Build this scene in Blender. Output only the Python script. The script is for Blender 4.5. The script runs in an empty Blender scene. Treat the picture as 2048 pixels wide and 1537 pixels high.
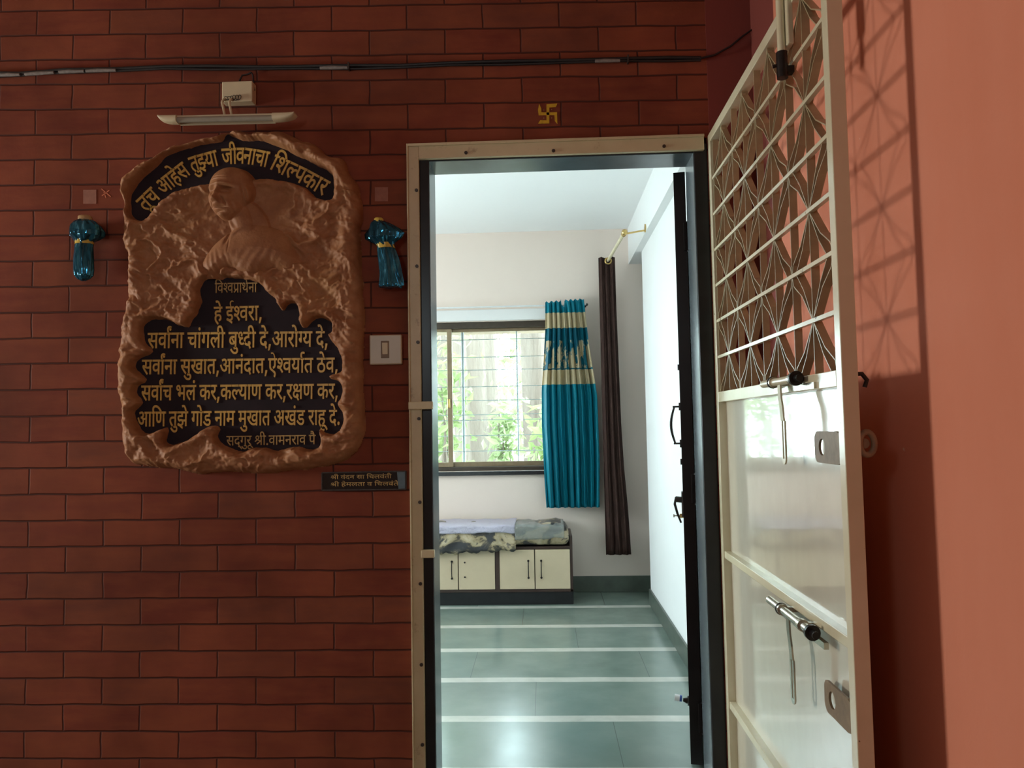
import bpy, bmesh, math, random
import numpy as np
from mathutils import Vector, Matrix

# ------------------------------------------------------------------ camera, sky, lamps, exposure
scene = bpy.context.scene
COL = scene.collection
F_PX, CX, CY = 1500.0, 1024.0, 768.5
EYE = np.array([0.0, -2.53, 1.2])
_d = np.array([(1087 - CX) / F_PX, (850 - CY) / F_PX, 1.0]); _d /= np.linalg.norm(_d)
_u = np.array([-0.02, -1.0, 0.0]); _u -= _u.dot(_d) * _d; _u /= np.linalg.norm(_u)
CAM = np.stack([np.cross(_d, _u), _d, _u], 1)          # world -> camera (x right, y down, z forward)
cam_data = bpy.data.cameras.new('camera')
cam_data.sensor_width = 36.0
cam_data.lens = F_PX / 2048.0 * 36.0
cam_data.clip_start = 0.05
cam = bpy.data.objects.new('camera', cam_data); COL.objects.link(cam)
M = Matrix.Identity(4)
for i in range(3):
    M[i][0] = CAM[0][i]; M[i][1] = -CAM[1][i]; M[i][2] = -CAM[2][i]; M[i][3] = EYE[i]
cam.matrix_world = M
scene.camera = cam

SKY_STRENGTH = 14.0
world = bpy.data.worlds.new('daylight'); scene.world = world
world.use_nodes = True
wn = world.node_tree; wn.nodes.clear()
w_out = wn.nodes.new('ShaderNodeOutputWorld'); w_bg = wn.nodes.new('ShaderNodeBackground')
w_tc = wn.nodes.new('ShaderNodeTexCoord'); w_sep = wn.nodes.new('ShaderNodeSeparateXYZ'); w_rmp = wn.nodes.new('ShaderNodeValToRGB')
w_rmp.color_ramp.elements[0].position = 0.0; w_rmp.color_ramp.elements[0].color = (0.76, 0.95, 1.0, 1)
w_rmp.color_ramp.elements[1].position = 0.8; w_rmp.color_ramp.elements[1].color = (0.72, 0.92, 1.0, 1)
wn.links.new(w_tc.outputs['Generated'], w_sep.inputs[0]); wn.links.new(w_sep.outputs['Z'], w_rmp.inputs[0])
wn.links.new(w_rmp.outputs[0], w_bg.inputs['Color']); w_bg.inputs['Strength'].default_value = SKY_STRENGTH
wn.links.new(w_bg.outputs[0], w_out.inputs[0])

def area_lamp(name, loc, rot, sx, sy, power, color=(1, 1, 1), portal=False):
    l = bpy.data.lights.new(name, 'AREA'); l.shape = 'RECTANGLE'; l.size = sx; l.size_y = sy
    l.energy = power; l.color = color
    if portal: l.cycles.is_portal = True
    o = bpy.data.objects.new(name, l); COL.objects.link(o); o.location = loc; o.rotation_euler = rot
    return o
R90 = math.pi / 2
# daylight from the porch entrance far along to the left (area lamps shine along their local -Z)
area_lamp('porch_entrance_daylight', (-5.35, -0.80, 1.50), (0, -R90, 0), 0.75, 0.50, 122, (1.0, 0.92, 0.80))
area_lamp('added_rear_sky_portal', (-1.25, -3.66, 1.95), (R90, 0, 0), 0.50, 0.46, 1, portal=True)  # unseen opening added behind the viewer for soft front light
# windows of the inner room: the sky itself lights it through these portals
area_lamp('window_portal', (-0.60, 2.99, 1.42), (-R90, 0, 0), 1.40, 1.08, 1, portal=True)
# unseen fill lamp added on the left to brighten the inner room
area_lamp('added_room_fill', (-2.52, 1.5, 1.5), (0, -R90, 0), 1.1, 1.3, 21, (0.86, 0.97, 1.0))

vs = scene.view_settings
vs.view_transform = 'Standard'; vs.look = 'None'; vs.exposure = 0.0; vs.gamma = 1.0; vs.use_curve_mapping = False
scene.cycles.use_denoising = True
scene.cycles.max_bounces = 10
scene.cycles.sample_clamp_indirect = 8.0

# ------------------------------------------------------------------ measuring helpers
def _ray(u, v): return CAM.T @ np.array([(u - CX) / F_PX, (v - CY) / F_PX, 1.0])
def onY(u, v, y=0.0):                      # point of the plane Y = y seen at a photo position
    r = _ray(u, v); return EYE + (y - EYE[1]) / r[1] * r
def xz(u, v, y=0.0):
    p = onY(u, v, y); return (float(p[0]), float(p[2]))

# ------------------------------------------------------------------ materials
def srgb(r, g, b):
    return tuple(((c / 255.0) / 12.92 if c / 255.0 <= 0.04045 else ((c / 255.0 + 0.055) / 1.055) ** 2.4) for c in (r, g, b)) + (1.0,)

class N:
    """small node-graph writer"""
    def __init__(self, name):
        self.m = bpy.data.materials.new(name); self.m.use_nodes = True
        self.t = self.m.node_tree; self.t.nodes.clear()
        self.out = self.t.nodes.new('ShaderNodeOutputMaterial')
        self.b = self.t.nodes.new('ShaderNodeBsdfPrincipled')
        self.t.links.new(self.b.outputs[0], self.out.inputs[0])
        self._c = None
    def node(self, kind, **kw):
        n = self.t.nodes.new(kind)
        for k, v in kw.items(): setattr(n, k, v)
        return n
    def link(self, a, b): self.t.links.new(a, b)
    def coord(self):
        if self._c is None: self._c = self.node('ShaderNodeTexCoord').outputs['Object']
        return self._c
    def mapped(self, scale=(1, 1, 1), loc=(0, 0, 0), src=None):
        n = self.node('ShaderNodeMapping'); n.inputs['Scale'].default_value = scale; n.inputs['Location'].default_value = loc
        self.link(src or self.coord(), n.inputs['Vector']); return n.outputs[0]
    def noise(self, scale, detail=3.0, rough=0.55, vec=None, dist=0.0):
        n = self.node('ShaderNodeTexNoise'); n.inputs['Scale'].default_value = scale; n.inputs['Detail'].default_value = detail
        n.inputs['Roughness'].default_value = rough; n.inputs['Distortion'].default_value = dist
        self.link(vec or self.coord(), n.inputs['Vector']); return n.outputs['Fac']
    def ramp(self, fac, stops, interp='LINEAR'):
        n = self.node('ShaderNodeValToRGB'); cr = n.color_ramp; cr.interpolation = interp
        while len(cr.elements) < len(stops): cr.elements.new(0.5)
        for e, (p, c) in zip(cr.elements, stops):
            e.position = p; e.color = c if len(c) == 4 else tuple(c) + (1,)
        self.link(fac, n.inputs[0]); return n.outputs[0]
    def mix(self, fac, a, b, blend='MIX'):
        n = self.node('ShaderNodeMix', data_type='RGBA', blend_type=blend)
        for sock, v in ((n.inputs['Factor'], fac), (n.inputs[6], a), (n.inputs[7], b)):
            if hasattr(v, 'node'): self.link(v, sock)
            elif isinstance(v, (int, float)): sock.default_value = v
            else: sock.default_value = v if len(v) == 4 else tuple(v) + (1,)
        return n.outputs[2]
    def math(self, op, a, b=0.0, c=0.0):
        n = self.node('ShaderNodeMath', operation=op)
        for i, v in enumerate((a, b, c)):
            if hasattr(v, 'node'): self.link(v, n.inputs[i])
            else: n.inputs[i].default_value = v
        return n.outputs[0]
    def bump(self, h, dist=0.003, strength=1.0):
        n = self.node('ShaderNodeBump'); n.inputs['Distance'].default_value = dist; n.inputs['Strength'].default_value = strength
        self.link(h, n.inputs['Height']); self.link(n.outputs[0], self.b.inputs['Normal'])
    def set(self, color=None, rough=None, metal=None, spec=None, coat=None):
        for key, v in (('Base Color', color), ('Roughness', rough), ('Metallic', metal), ('Specular IOR Level', spec), ('Coat Weight', coat)):
            if v is None: continue
            if hasattr(v, 'node'): self.link(v, self.b.inputs[key])
            else: self.b.inputs[key].default_value = v if not isinstance(v, tuple) or len(v) == 4 else v + (1,)
        return self.m

def plain(name, col, rough=0.5, metal=0.0, var=0.10, scale=25.0, spec=0.5, bump=0.0, coat=None):
    n = N(name); f = n.noise(scale, 4)
    dark = tuple(c * (1 - var) for c in col[:3]) + (1,); light = tuple(min(1, c * (1 + var)) for c in col[:3]) + (1,)
    n.set(n.ramp(f, [(0.3, dark), (0.7, light)]), rough, metal, spec, coat)
    if bump: n.bump(n.noise(scale * 3, 3), bump)
    return n.m

# ------------------------------------------------------------------ mesh builder
class MB:
    def __init__(self): self.v = []; self.f = []; self.smooth = []
    def add(self, vs, fs, smooth=False):
        o = len(self.v); self.v += [tuple(map(float, p)) for p in vs]
        self.f += [tuple(i + o for i in f) for f in fs]; self.smooth += [smooth] * len(fs); return self
    def box(self, x0, x1, y0, y1, z0, z1):
        vs = [(x, y, z) for x in (x0, x1) for y in (y0, y1) for z in (z0, z1)]
        fs = [(0, 1, 3, 2), (4, 6, 7, 5), (0, 4, 5, 1), (2, 3, 7, 6), (0, 2, 6, 4), (1, 5, 7, 3)]
        return self.add(vs, fs)
    def obox(self, c, ax, ay, az):         # box by centre and three half-axis vectors
        c, ax, ay, az = (np.array(q, float) for q in (c, ax, ay, az))
        vs = [c + sx * ax + sy * ay + sz * az for sx in (-1, 1) for sy in (-1, 1) for sz in (-1, 1)]
        fs = [(0, 1, 3, 2), (4, 6, 7, 5), (0, 4, 5, 1), (2, 3, 7, 6), (0, 2, 6, 4), (1, 5, 7, 3)]
        if np.dot(np.cross(ax, ay), az) < 0: fs = [f[::-1] for f in fs]
        return self.add(vs, fs)
    def strip(self, a, b, t, d, depth_dir=(1, 0, 0)):   # flat bar a->b, thickness t, depth d along depth_dir from a/b
        a, b = np.array(a, float), np.array(b, float); dd = np.array(depth_dir, float)
        w = np.cross((b - a) / np.linalg.norm(b - a), dd); w /= np.linalg.norm(w)
        return self.obox((a + b) / 2 + dd * d / 2, (b - a) / 2, w * t / 2, dd * d / 2)
    def tube(self, pts, r, seg=10, caps=True):
        pts = [np.array(p, float) for p in pts]; n = len(pts); rs = r if hasattr(r, '__len__') else [r] * n
        vs = []; up = None
        for i, p in enumerate(pts):
            t = pts[min(i + 1, n - 1)] - pts[max(i - 1, 0)]; t /= (np.linalg.norm(t) + 1e-12)
            if up is None:
                up = np.array([0, 0, 1.0]) if abs(t[2]) < 0.9 else np.array([1.0, 0, 0])
            a = np.cross(t, up); a /= np.linalg.norm(a); up = np.cross(a, t)
            for k in range(seg):
                q = 2 * math.pi * k / seg; vs.append(p + rs[i] * (math.cos(q) * a + math.sin(q) * up))
        fs = [(i * seg + k, i * seg + (k + 1) % seg, (i + 1) * seg + (k + 1) % seg, (i + 1) * seg + k) for i in range(n - 1) for k in range(seg)]
        self.add(vs, fs, True)
        if caps: self.add(vs[:seg], [tuple(range(seg))[::-1]]); self.add(vs[-seg:], [tuple(range(seg))])
        return self
    def prism(self, poly, y0, y1):          # polygon in XZ extruded along Y
        n = len(poly)
        ar = sum(poly[i - 1][0] * poly[i][1] - poly[i][0] * poly[i - 1][1] for i in range(n))
        if ar > 0: poly = poly[::-1]
        vs = [(x, y0, z) for x, z in poly] + [(x, y1, z) for x, z in poly]
        fs = [tuple(range(n))[::-1], tuple(range(n, 2 * n))] + [(i, (i + 1) % n, n + (i + 1) % n, n + i) for i in range(n)]
        return self.add(vs, fs)
    def grid(self, P, smooth=True, closed_u=False):     # P[i][j] points
        n, m = len(P), len(P[0]); vs = [p for row in P for p in row]
        fs = []
        for i in range(n - 1):
            for j in range(m if closed_u else m - 1):
                k = (j + 1) % m
                fs.append((i * m + j, i * m + k, (i + 1) * m + k, (i + 1) * m + j))
        return self.add(vs, fs, smooth)
    def disc(self, c, axis, r, thick, seg=20):
        c = np.array(c, float); a = np.array(axis, float); a /= np.linalg.norm(a)
        return self.tube([c, c + a * thick], r, seg)
    def build(self, name, mat, parent=None, bevel=0.0, seg=2, center=False):
        me = bpy.data.meshes.new(name); off = np.zeros(3)
        V = np.array(self.v)
        if parent is not None:
            p = parent
            while p is not None: off = off + np.array(p.location); p = p.parent
        elif center:
            off = (V.min(0) + V.max(0)) / 2
        me.from_pydata([tuple(q) for q in (V - off)], [], self.f); me.update()
        me.polygons.foreach_set('use_smooth', self.smooth)
        o = bpy.data.objects.new(name, me); COL.objects.link(o)
        if parent is not None: o.parent = parent
        else: o.location = off
        if mat: me.materials.append(mat)
        if bevel:
            b = o.modifiers.new('bevel', 'BEVEL'); b.width = bevel; b.segments = seg; b.limit_method = 'ANGLE'; b.angle_limit = math.radians(40)
        return o

def tag(o, label, cat, group=None, kind=None):
    o['label'] = label; o['category'] = cat
    if group: o['group'] = group
    if kind: o['kind'] = kind
    return o
def thing(name, label, cat, loc, group=None):
    o = bpy.data.objects.new(name, None); COL.objects.link(o); o.location = loc; o.empty_display_size = 0.1
    return tag(o, label, cat, group)
def struct(o):
    o['kind'] = 'structure'; return o
def struct_empty(name, loc):
    o = bpy.data.objects.new(name, None); COL.objects.link(o); o.location = loc; o['kind'] = 'structure'; return o

# smooth value noise in numpy
_rng = np.random.RandomState(7)
_TAB = _rng.rand(64, 64)
def vnoise(x, y):
    xi = np.floor(x).astype(int); yi = np.floor(y).astype(int); fx = x - xi; fy = y - yi
    fx = fx * fx * fx * (fx * (fx * 6 - 15) + 10); fy = fy * fy * fy * (fy * (fy * 6 - 15) + 10)
    g = lambda a, b: _TAB[a % 64, b % 64]
    return (g(xi, yi) * (1 - fx) + g(xi + 1, yi) * fx) * (1 - fy) + (g(xi, yi + 1) * (1 - fx) + g(xi + 1, yi + 1) * fx) * fy
def fbm(x, y, oct=4, gain=0.5):
    s = np.zeros_like(x); a = 1.0; t = 0.0
    for k in range(oct):
        s += a * vnoise(x * 2 ** k + 17.3 * k, y * 2 ** k + 9.1 * k); t += a; a *= gain
    return s / t
def poly_sd(poly, X, Z):                   # signed distance, positive inside
    P = np.array(poly); d = np.full(X.shape, 1e9); ins = np.zeros(X.shape, bool)
    for i in range(len(P)):
        a, b = P[i - 1], P[i]; ex, ez = b - a
        t = np.clip(((X - a[0]) * ex + (Z - a[1]) * ez) / (ex * ex + ez * ez + 1e-12), 0, 1)
        d = np.minimum(d, np.hypot(X - a[0] - t * ex, Z - a[1] - t * ez))
        c = (a[1] > Z) != (b[1] > Z)
        ins ^= c & (X < (b[0] - a[0]) * (Z - a[1]) / (b[1] - a[1] + 1e-12) + a[0])
    return np.where(ins, d, -d)
def smooth_poly(poly, n=6):                # closed Catmull-Rom
    P = np.array(poly, float); out = []
    for i in range(len(P)):
        p0, p1, p2, p3 = P[i - 1], P[i], P[(i + 1) % len(P)], P[(i + 2) % len(P)]
        for k in range(n):
            t = k / n
            out.append(0.5 * (2 * p1 + (p2 - p0) * t + (2 * p0 - 5 * p1 + 4 * p2 - p3) * t * t + (3 * p1 - p0 - 3 * p2 + p3) * t ** 3))
    return np.array(out)
def sstep(a, b, x):
    t = np.clip((x - a) / (b - a), 0, 1); return t * t * (3 - 2 * t)

GLYPHS = {
 6: '-185,772 -183,787 -178,801 -168,813 -157,822 -144,828 -130,830 -115,828 -102,822 -91,813 -82,801 -77,787 -75,772 -77,757 -82,743 -91,731 -102,722 -115,716 -130,714 -144,716 -157,722 -168,731 -178,743 -183,757',
 9: '470,218 465,175 450,141 424,114 392,95 354,84 312,80 257,87 206,108 159,144 115,196 71,267 29,356 100,382 129,316 160,260 193,214 228,180 265,160 305,153 329,155 349,161 367,170 380,185 388,203 391,227 389,251 382,273 370,293 356,312 338,330 318,347 300,344 280,342 260,341 255,411 296,415 328,423 352,435 367,451 377,471 380,494 377,516 370,533 356,546 340,555 322,560 302,562 278,561 256,558 235,552 215,545 193,536 171,525 146,594 165,603 186,612 210,620 237,627 266,631 298,632 346,628 386,615 418,593 441,565 454,532 459,495 452,447 429,407 392,375 399,368 406,362 412,355 437,352 462,351 486,350 507,350 526,351 543,353 560,355 577,359 594,363 594,551 521,551 521,622 779,622 779,551 675,551 675,0 594,0 594,290 578,286 562,284 547,282 531,280 515,279 498,279 486,279 471,280 455,282 463,262 468,240',
 10: '470,218 465,175 450,141 424,114 392,95 354,84 312,80 257,87 206,108 159,144 115,196 71,267 29,356 100,382 129,316 160,260 193,214 228,180 265,160 305,153 329,155 349,161 367,170 380,185 388,203 391,227 389,251 382,273 370,293 356,312 338,330 318,347 300,344 280,342 260,341 255,411 296,415 328,423 352,435 367,451 377,471 380,494 377,516 370,533 356,546 340,555 322,560 302,562 278,561 256,558 235,552 215,545 193,536 171,525 146,594 165,603 186,612 210,620 237,627 266,631 298,632 346,628 386,615 418,593 441,565 454,532 459,495 452,447 429,407 392,375 399,368 406,362 412,355 437,352 462,351 486,350 507,350 526,351 543,353 560,355 577,359 594,363 594,551 521,551 521,622 1038,622 1038,551 934,551 934,0 853,0 853,551 675,551 675,0 594,0 594,290 578,286 562,284 547,282 531,280 515,279 498,279 486,279 471,280 455,282 463,262 468,240',
 12: '271,222 252,221 232,219 213,215 194,210 177,204 161,197 131,217 105,239 82,263 64,290 54,319 50,352 51,370 54,386 60,400 67,413 76,424 87,433 103,443 121,451 141,458 164,462 190,464 221,465 314,465 314,551 0,551 0,622 505,622 505,551 395,551 395,394 211,394 192,394 178,393 167,391 159,389 151,385 145,381 137,372 132,361 130,347 132,332 136,318 144,306 154,296 164,286 174,277 206,286 239,292 275,294 322,290 363,277 398,256 425,228 442,194 447,154 442,114 429,80 406,52 374,30 335,14 289,4 309,-4 329,-12 350,-19 371,-26 393,-33 415,-40 382,-110 345,-92 308,-74 273,-56 239,-37 207,-18 176,1 139,4 108,10 82,18 63,30 52,46 48,65 50,79 54,91 62,102 72,110 85,114 101,116 115,115 128,111 142,106 158,97 175,85 194,70 203,69 211,68 219,68 262,70 298,77 328,88 349,105 362,126 366,153 363,173 355,190 342,204 323,214 299,220|293,615 280,639 268,663 258,688 249,713 245,738 243,762 248,803 263,836 288,862 320,881 356,892 398,896 419,895 438,893 457,890 474,885 490,879 504,872 482,806 470,812 458,817 446,821 433,824 419,826 405,827 380,825 360,817 344,804 332,788 325,769 323,747 324,725 329,704 336,682 347,661 360,638 375,615',
 20: '568,551 474,551 474,380 473,348 471,321 466,299 460,280 452,262 441,246 411,219 372,201 323,192 307,266 321,269 333,272 344,276 354,280 363,285 370,292 377,301 383,310 388,322 391,336 392,355 393,380 393,551 160,551 160,353 160,324 161,299 163,278 166,260 170,244 176,230 184,218 194,206 206,196 221,185 239,173 260,160 370,98 408,74 438,52 460,30 474,6 483,-22 486,-53 484,-79 479,-104 470,-128 459,-150 449,-169 439,-184 367,-142 376,-128 384,-114 392,-100 398,-85 402,-70 403,-55 402,-43 399,-32 395,-22 388,-12 377,-1 363,10 344,23 320,38 290,56 203,106 178,122 156,137 136,154 120,171 106,190 95,212 86,240 81,274 79,316 79,551 0,551 0,622 568,622|394,615 380,664 366,705 352,740 338,767 323,788 307,804 289,815 270,821 248,823 234,823 221,821 209,818 198,815 188,812 178,809 154,882 181,890 212,894 245,896 279,893 311,885 338,870 364,850 388,820 410,784 430,737 450,681 469,615',
 25: '777,551 452,551 452,349 486,377 525,393 569,399 610,394 645,381 675,358 698,326 711,286 716,239 714,208 709,175 701,141 689,107 672,73 651,39 579,80 595,102 608,127 620,154 629,182 634,210 636,237 634,266 627,289 616,307 602,320 584,327 562,330 526,322 489,298 452,258 452,0 371,0 371,174 354,161 334,148 312,136 286,126 258,120 226,118 195,120 166,126 138,137 112,152 90,171 71,194 57,222 49,254 46,290 52,340 70,382 101,417 141,443 189,459 244,464 260,464 277,462 296,460 313,458 328,456 339,454 333,381 321,384 308,386 292,388 277,390 262,391 249,391 213,388 183,379 159,365 141,345 131,321 127,292 130,260 141,234 158,214 179,199 202,191 228,188 256,190 282,197 306,209 329,224 350,241 371,260 371,551 0,551 0,622 777,622',
 26: '729,551 729,0 648,0 648,45 624,33 598,24 572,16 544,11 516,8 488,7 417,13 348,31 282,60 216,104 150,164 85,239 69,261 57,280 49,296 44,311 41,325 40,338 42,352 47,364 55,376 67,385 83,391 104,393 120,392 134,388 148,382 159,373 171,362 181,350 194,364 203,380 210,398 214,418 216,438 217,458 217,475 215,492 214,508 211,523 206,537 201,551 0,551 0,622 833,622 833,551|534,232 557,234 578,238 598,246 616,257 633,268 648,280 648,551 281,551 290,524 296,493 298,458 294,407 282,364 263,328 237,298 204,273 166,253 214,201 263,158 314,124 368,99 426,84 490,79 518,80 546,83 572,89 598,97 623,108 648,122 648,198 632,189 613,181 593,174 571,168 547,165 521,164 491,166 463,173 436,184 413,198 394,216 378,238 366,263 358,290 356,319 361,364 377,402 404,432 439,455 482,468 531,473 543,473 558,472 575,470 592,469 605,466 616,463 610,394 600,397 588,399 576,401 564,403 552,404 540,404 510,402 485,394 464,382 449,365 440,343 437,316 440,290 449,269 464,252 484,241 508,234',
 27: '208,551 208,234 207,218 202,204 196,193 186,185 174,180 160,178 143,180 125,187 106,199 89,214 74,231 60,250 49,270 43,289 41,308 43,322 47,335 54,345 66,353 82,357 102,359 127,359 127,551 0,551 0,622 578,622 578,551 474,551 474,0 393,0 393,551',
 30: '649,551 545,551 545,0 465,0 465,165 447,154 426,143 403,133 377,125 349,120 317,118 269,123 227,137 190,161 163,193 146,231 141,275 142,294 147,312 154,330 163,345 173,359 185,371 38,369 38,441 331,441 343,441 355,441 367,440 377,440 385,440 389,440 382,370 350,370 314,367 283,359 256,346 237,327 225,303 221,274 224,248 234,226 250,210 270,198 293,190 317,188 349,190 377,198 402,210 425,225 446,242 465,260 465,551 0,551 0,622 649,622',
 32: '653,551 653,0 572,0 572,370 435,370 410,370 391,371 378,373 400,352 420,329 436,303 448,276 456,247 458,218 456,189 449,163 438,141 422,122 404,107 384,95 360,87 336,82 310,80 275,83 242,94 209,110 177,135 147,169 117,212 88,264 59,327 31,401 102,426 133,344 165,276 198,222 232,184 268,161 306,153 326,155 344,161 358,170 370,184 377,203 379,227 376,256 365,283 348,310 327,335 301,357 273,377 302,441 572,441 572,551 0,551 0,622 757,622 757,551',
 33: '271,222 252,221 232,219 213,215 194,210 177,204 161,197 131,217 105,239 82,263 64,290 54,319 50,352 51,370 54,386 60,400 67,413 76,424 87,433 103,443 120,451 138,458 160,462 186,464 218,465 314,465 314,551 0,551 0,622 771,622 771,551 667,551 667,0 586,0 586,209 569,205 553,202 537,200 520,198 503,197 484,197 470,198 455,199 438,202 443,187 446,171 447,154 442,114 429,80 406,52 374,30 335,14 289,4 309,-4 329,-12 350,-19 371,-26 393,-33 415,-40 382,-110 345,-92 308,-74 273,-56 239,-37 207,-18 176,1 139,4 108,10 82,18 63,30 52,46 48,65 50,79 54,91 62,102 72,110 85,114 101,116 115,115 128,111 142,106 158,97 175,85 194,70 203,69 211,68 219,68 262,70 298,77 328,88 349,105 362,126 366,153 363,173 355,190 342,204 323,214 299,220|480,268 516,270 551,275 586,283 586,551 395,551 395,394 211,394 192,394 178,393 167,391 159,389 151,385 145,381 137,372 132,361 130,347 132,332 136,318 144,306 154,296 164,286 174,277 206,286 239,292 275,294 302,293 328,288 352,281 371,277 390,274 410,272 432,270 455,268',
 36: '600,551 371,551 371,414 420,391 462,362 495,328 519,288 534,245 539,198 535,154 524,116 506,84 482,58 452,37 418,20 380,9 340,2 297,0 227,6 166,25 115,56 77,99 54,152 46,216 50,258 61,296 80,328 105,356 135,379 170,397 207,410 246,417 287,420 290,551 0,551 0,622 600,622|293,72 338,75 377,86 411,102 437,127 453,159 458,200 455,231 445,260 429,286 407,311 378,331 343,349 308,349 262,346 221,337 187,321 170,309 155,294 142,276 133,257 128,235 126,210 131,167 147,133 174,106 208,87 248,76',
 37: '358,222 339,221 319,219 300,215 281,210 264,204 248,197 218,217 192,239 169,263 151,290 141,319 137,352 138,370 141,386 147,400 154,413 163,424 174,433 190,443 208,451 228,458 251,462 277,464 308,465 401,465 401,551 0,551 0,622 592,622 592,551 482,551 482,394 298,394 279,394 265,393 254,391 246,389 238,385 232,381 224,372 219,361 217,347 219,332 223,318 231,306 241,296 251,286 261,277 293,286 326,292 362,294 409,290 450,277 485,256 512,228 529,194 534,154 529,112 512,75 485,44 447,19 397,5 337,0 274,5 215,20 162,44 112,76 66,114 25,158 86,207 124,166 163,132 202,106 244,88 289,78 337,74 401,83 440,109 453,152 450,173 442,191 428,204 410,214 386,220',
 39: '634,551 634,0 553,0 553,551 420,551 420,321 419,294 416,271 412,250 405,231 396,214 385,198 370,183 352,170 331,160 307,152 281,148 251,146 194,153 149,172 114,205 104,222 95,241 88,263 83,288 80,318 79,352 79,551 0,551 0,622 737,622 737,551|249,217 280,221 304,231 321,249 328,261 332,274 336,288 337,305 339,327 339,353 339,551 160,551 160,353 160,329 162,308 164,291 167,276 172,263 178,251 186,241 195,233 206,226 218,221 232,218',
 40: '481,551 481,0 400,0 400,328 291,328 254,327 223,325 200,322 180,317 164,309 150,299 137,284 129,263 126,237 130,205 142,173 163,142 191,111 227,77 271,40 217,-12 187,15 159,41 132,68 107,95 86,123 68,151 55,180 48,211 45,242 46,265 51,286 58,305 68,323 80,338 93,351 114,366 137,378 163,388 193,394 230,398 272,399 400,399 400,551 0,551 0,622 584,622 584,551',
 41: '553,551 553,0 472,0 472,180 451,168 428,157 403,146 375,138 343,134 308,132 254,137 206,154 164,180 128,218 101,265 83,322 140,337 185,356 216,378 238,403 251,433 255,467 252,498 245,523 232,542 214,557 194,565 171,568 155,567 142,563 130,556 121,547 116,535 114,521 123,492 150,472 195,461 187,391 147,399 112,413 84,430 63,454 50,483 46,519 50,553 62,581 82,604 109,619 138,629 172,632 199,630 225,624 250,614 274,601 294,583 312,561 325,535 333,504 336,469 332,423 318,383 296,349 266,320 228,295 182,274 198,252 215,234 234,220 256,211 282,205 314,203 347,205 377,212 403,223 427,238 450,255 472,275 472,551 390,551 390,622 656,622 656,551',
 42: '413,-58 399,-35 386,-12 373,11 361,33 351,54 342,73 334,72 325,71 316,70 307,69 297,68 287,68 259,69 231,73 202,78 175,87 149,98 124,112 102,130 83,151 68,176 56,204 48,236 46,272 48,300 53,325 62,348 73,367 86,385 102,401 126,419 153,433 183,443 216,450 252,455 290,456 295,456 295,551 0,551 0,622 534,622 534,551 376,551 376,385 327,385 291,384 260,382 234,378 211,372 191,365 173,355 159,344 148,331 138,317 132,301 127,282 126,262 130,229 144,200 166,174 197,155 237,144 287,140 291,140 295,140 299,140 303,140 307,140 312,141 309,154 307,165 306,176 308,197 315,214 327,226 341,234 357,238 373,240 399,237 421,229 438,216 451,199 458,181 461,162 459,142 455,126 446,112 436,102 424,93 410,86 419,70 428,53 438,36 450,18 464,-2 480,-24',
 44: '0,622 569,622 569,551 466,551 466,0 385,0 385,298 204,298 204,244 202,227 198,213 190,202 180,194 167,190 153,188 137,190 120,197 102,209 85,224 70,241 56,260 45,280 39,299 37,318 38,332 43,345 50,355 62,363 78,367 98,369 385,369 385,551 0,551',
 46: '479,551 479,0 398,0 398,191 378,179 357,168 335,159 311,152 284,147 254,146 228,148 204,152 182,160 161,169 143,181 128,194 113,213 100,234 91,258 84,285 80,318 79,358 79,551 0,551 0,622 583,622 583,551|398,551 160,551 160,369 160,344 161,322 163,304 165,289 169,276 172,266 177,256 183,248 190,240 208,227 233,220 263,217 289,219 314,225 338,236 360,249 380,264 398,280',
 48: '585,551 482,551 482,0 401,0 401,165 382,153 360,143 336,132 308,124 276,120 241,118 205,120 171,127 140,139 113,155 90,174 71,198 57,224 49,254 46,286 53,339 73,383 106,418 151,444 204,459 265,464 275,464 286,463 299,462 312,461 325,460 338,459 351,458 361,456 369,454 363,385 349,388 334,390 318,392 301,394 285,395 268,395 255,395 242,394 230,392 365,224 377,234 389,244 401,256 401,551 0,551 0,622 585,622|127,287 131,255 142,229 160,210 184,195 212,187 242,184 254,184 265,185 276,187 287,189 298,192 308,195 168,370 145,348 132,321',
 49: '174,632 198,631 220,627 240,622 259,613 276,601 291,586 302,572 312,554 320,533 327,507 331,475 332,437 332,321 533,321 533,551 402,551 402,622 717,622 717,551 614,551 614,0 533,0 533,250 332,250 332,213 330,193 326,177 318,166 307,157 296,153 283,151 270,152 257,157 243,164 229,173 216,183 204,196 193,209 183,223 175,237 169,251 165,265 164,278 166,289 170,300 178,308 189,315 204,320 224,321 253,321 253,426 252,455 251,479 248,498 244,514 239,527 232,538 216,555 195,565 169,568 152,567 139,562 128,555 120,545 116,534 114,521 117,504 124,489 138,478 157,469 184,463 218,460 210,389 163,396 124,408 90,426 66,450 51,481 46,520 50,556 63,584 84,606 111,620 141,629',
 50: '509,551 509,0 428,0 428,250 207,250 207,213 205,193 201,177 192,166 182,157 171,153 159,151 146,152 133,157 119,164 105,173 92,183 80,196 69,209 59,223 50,237 44,251 40,265 39,278 41,289 45,300 52,308 64,315 80,320 100,321 126,321 126,551 0,551 0,622 612,622 612,551|428,551 207,551 207,321 428,321',
 51: '595,622 595,551 491,551 491,0 410,0 410,179 390,167 368,157 343,146 316,138 286,134 253,132 197,139 148,159 108,192 75,237 52,291 38,353 76,363 106,375 130,390 147,407 157,430 160,457 159,475 155,493 148,509 141,524 132,538 123,551 0,551 0,622|129,301 144,271 160,247 180,228 202,214 228,206 259,203 291,205 320,212 346,224 370,239 391,256 410,274 410,551 211,551 227,516 237,481 240,445 228,381 191,333',
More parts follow.
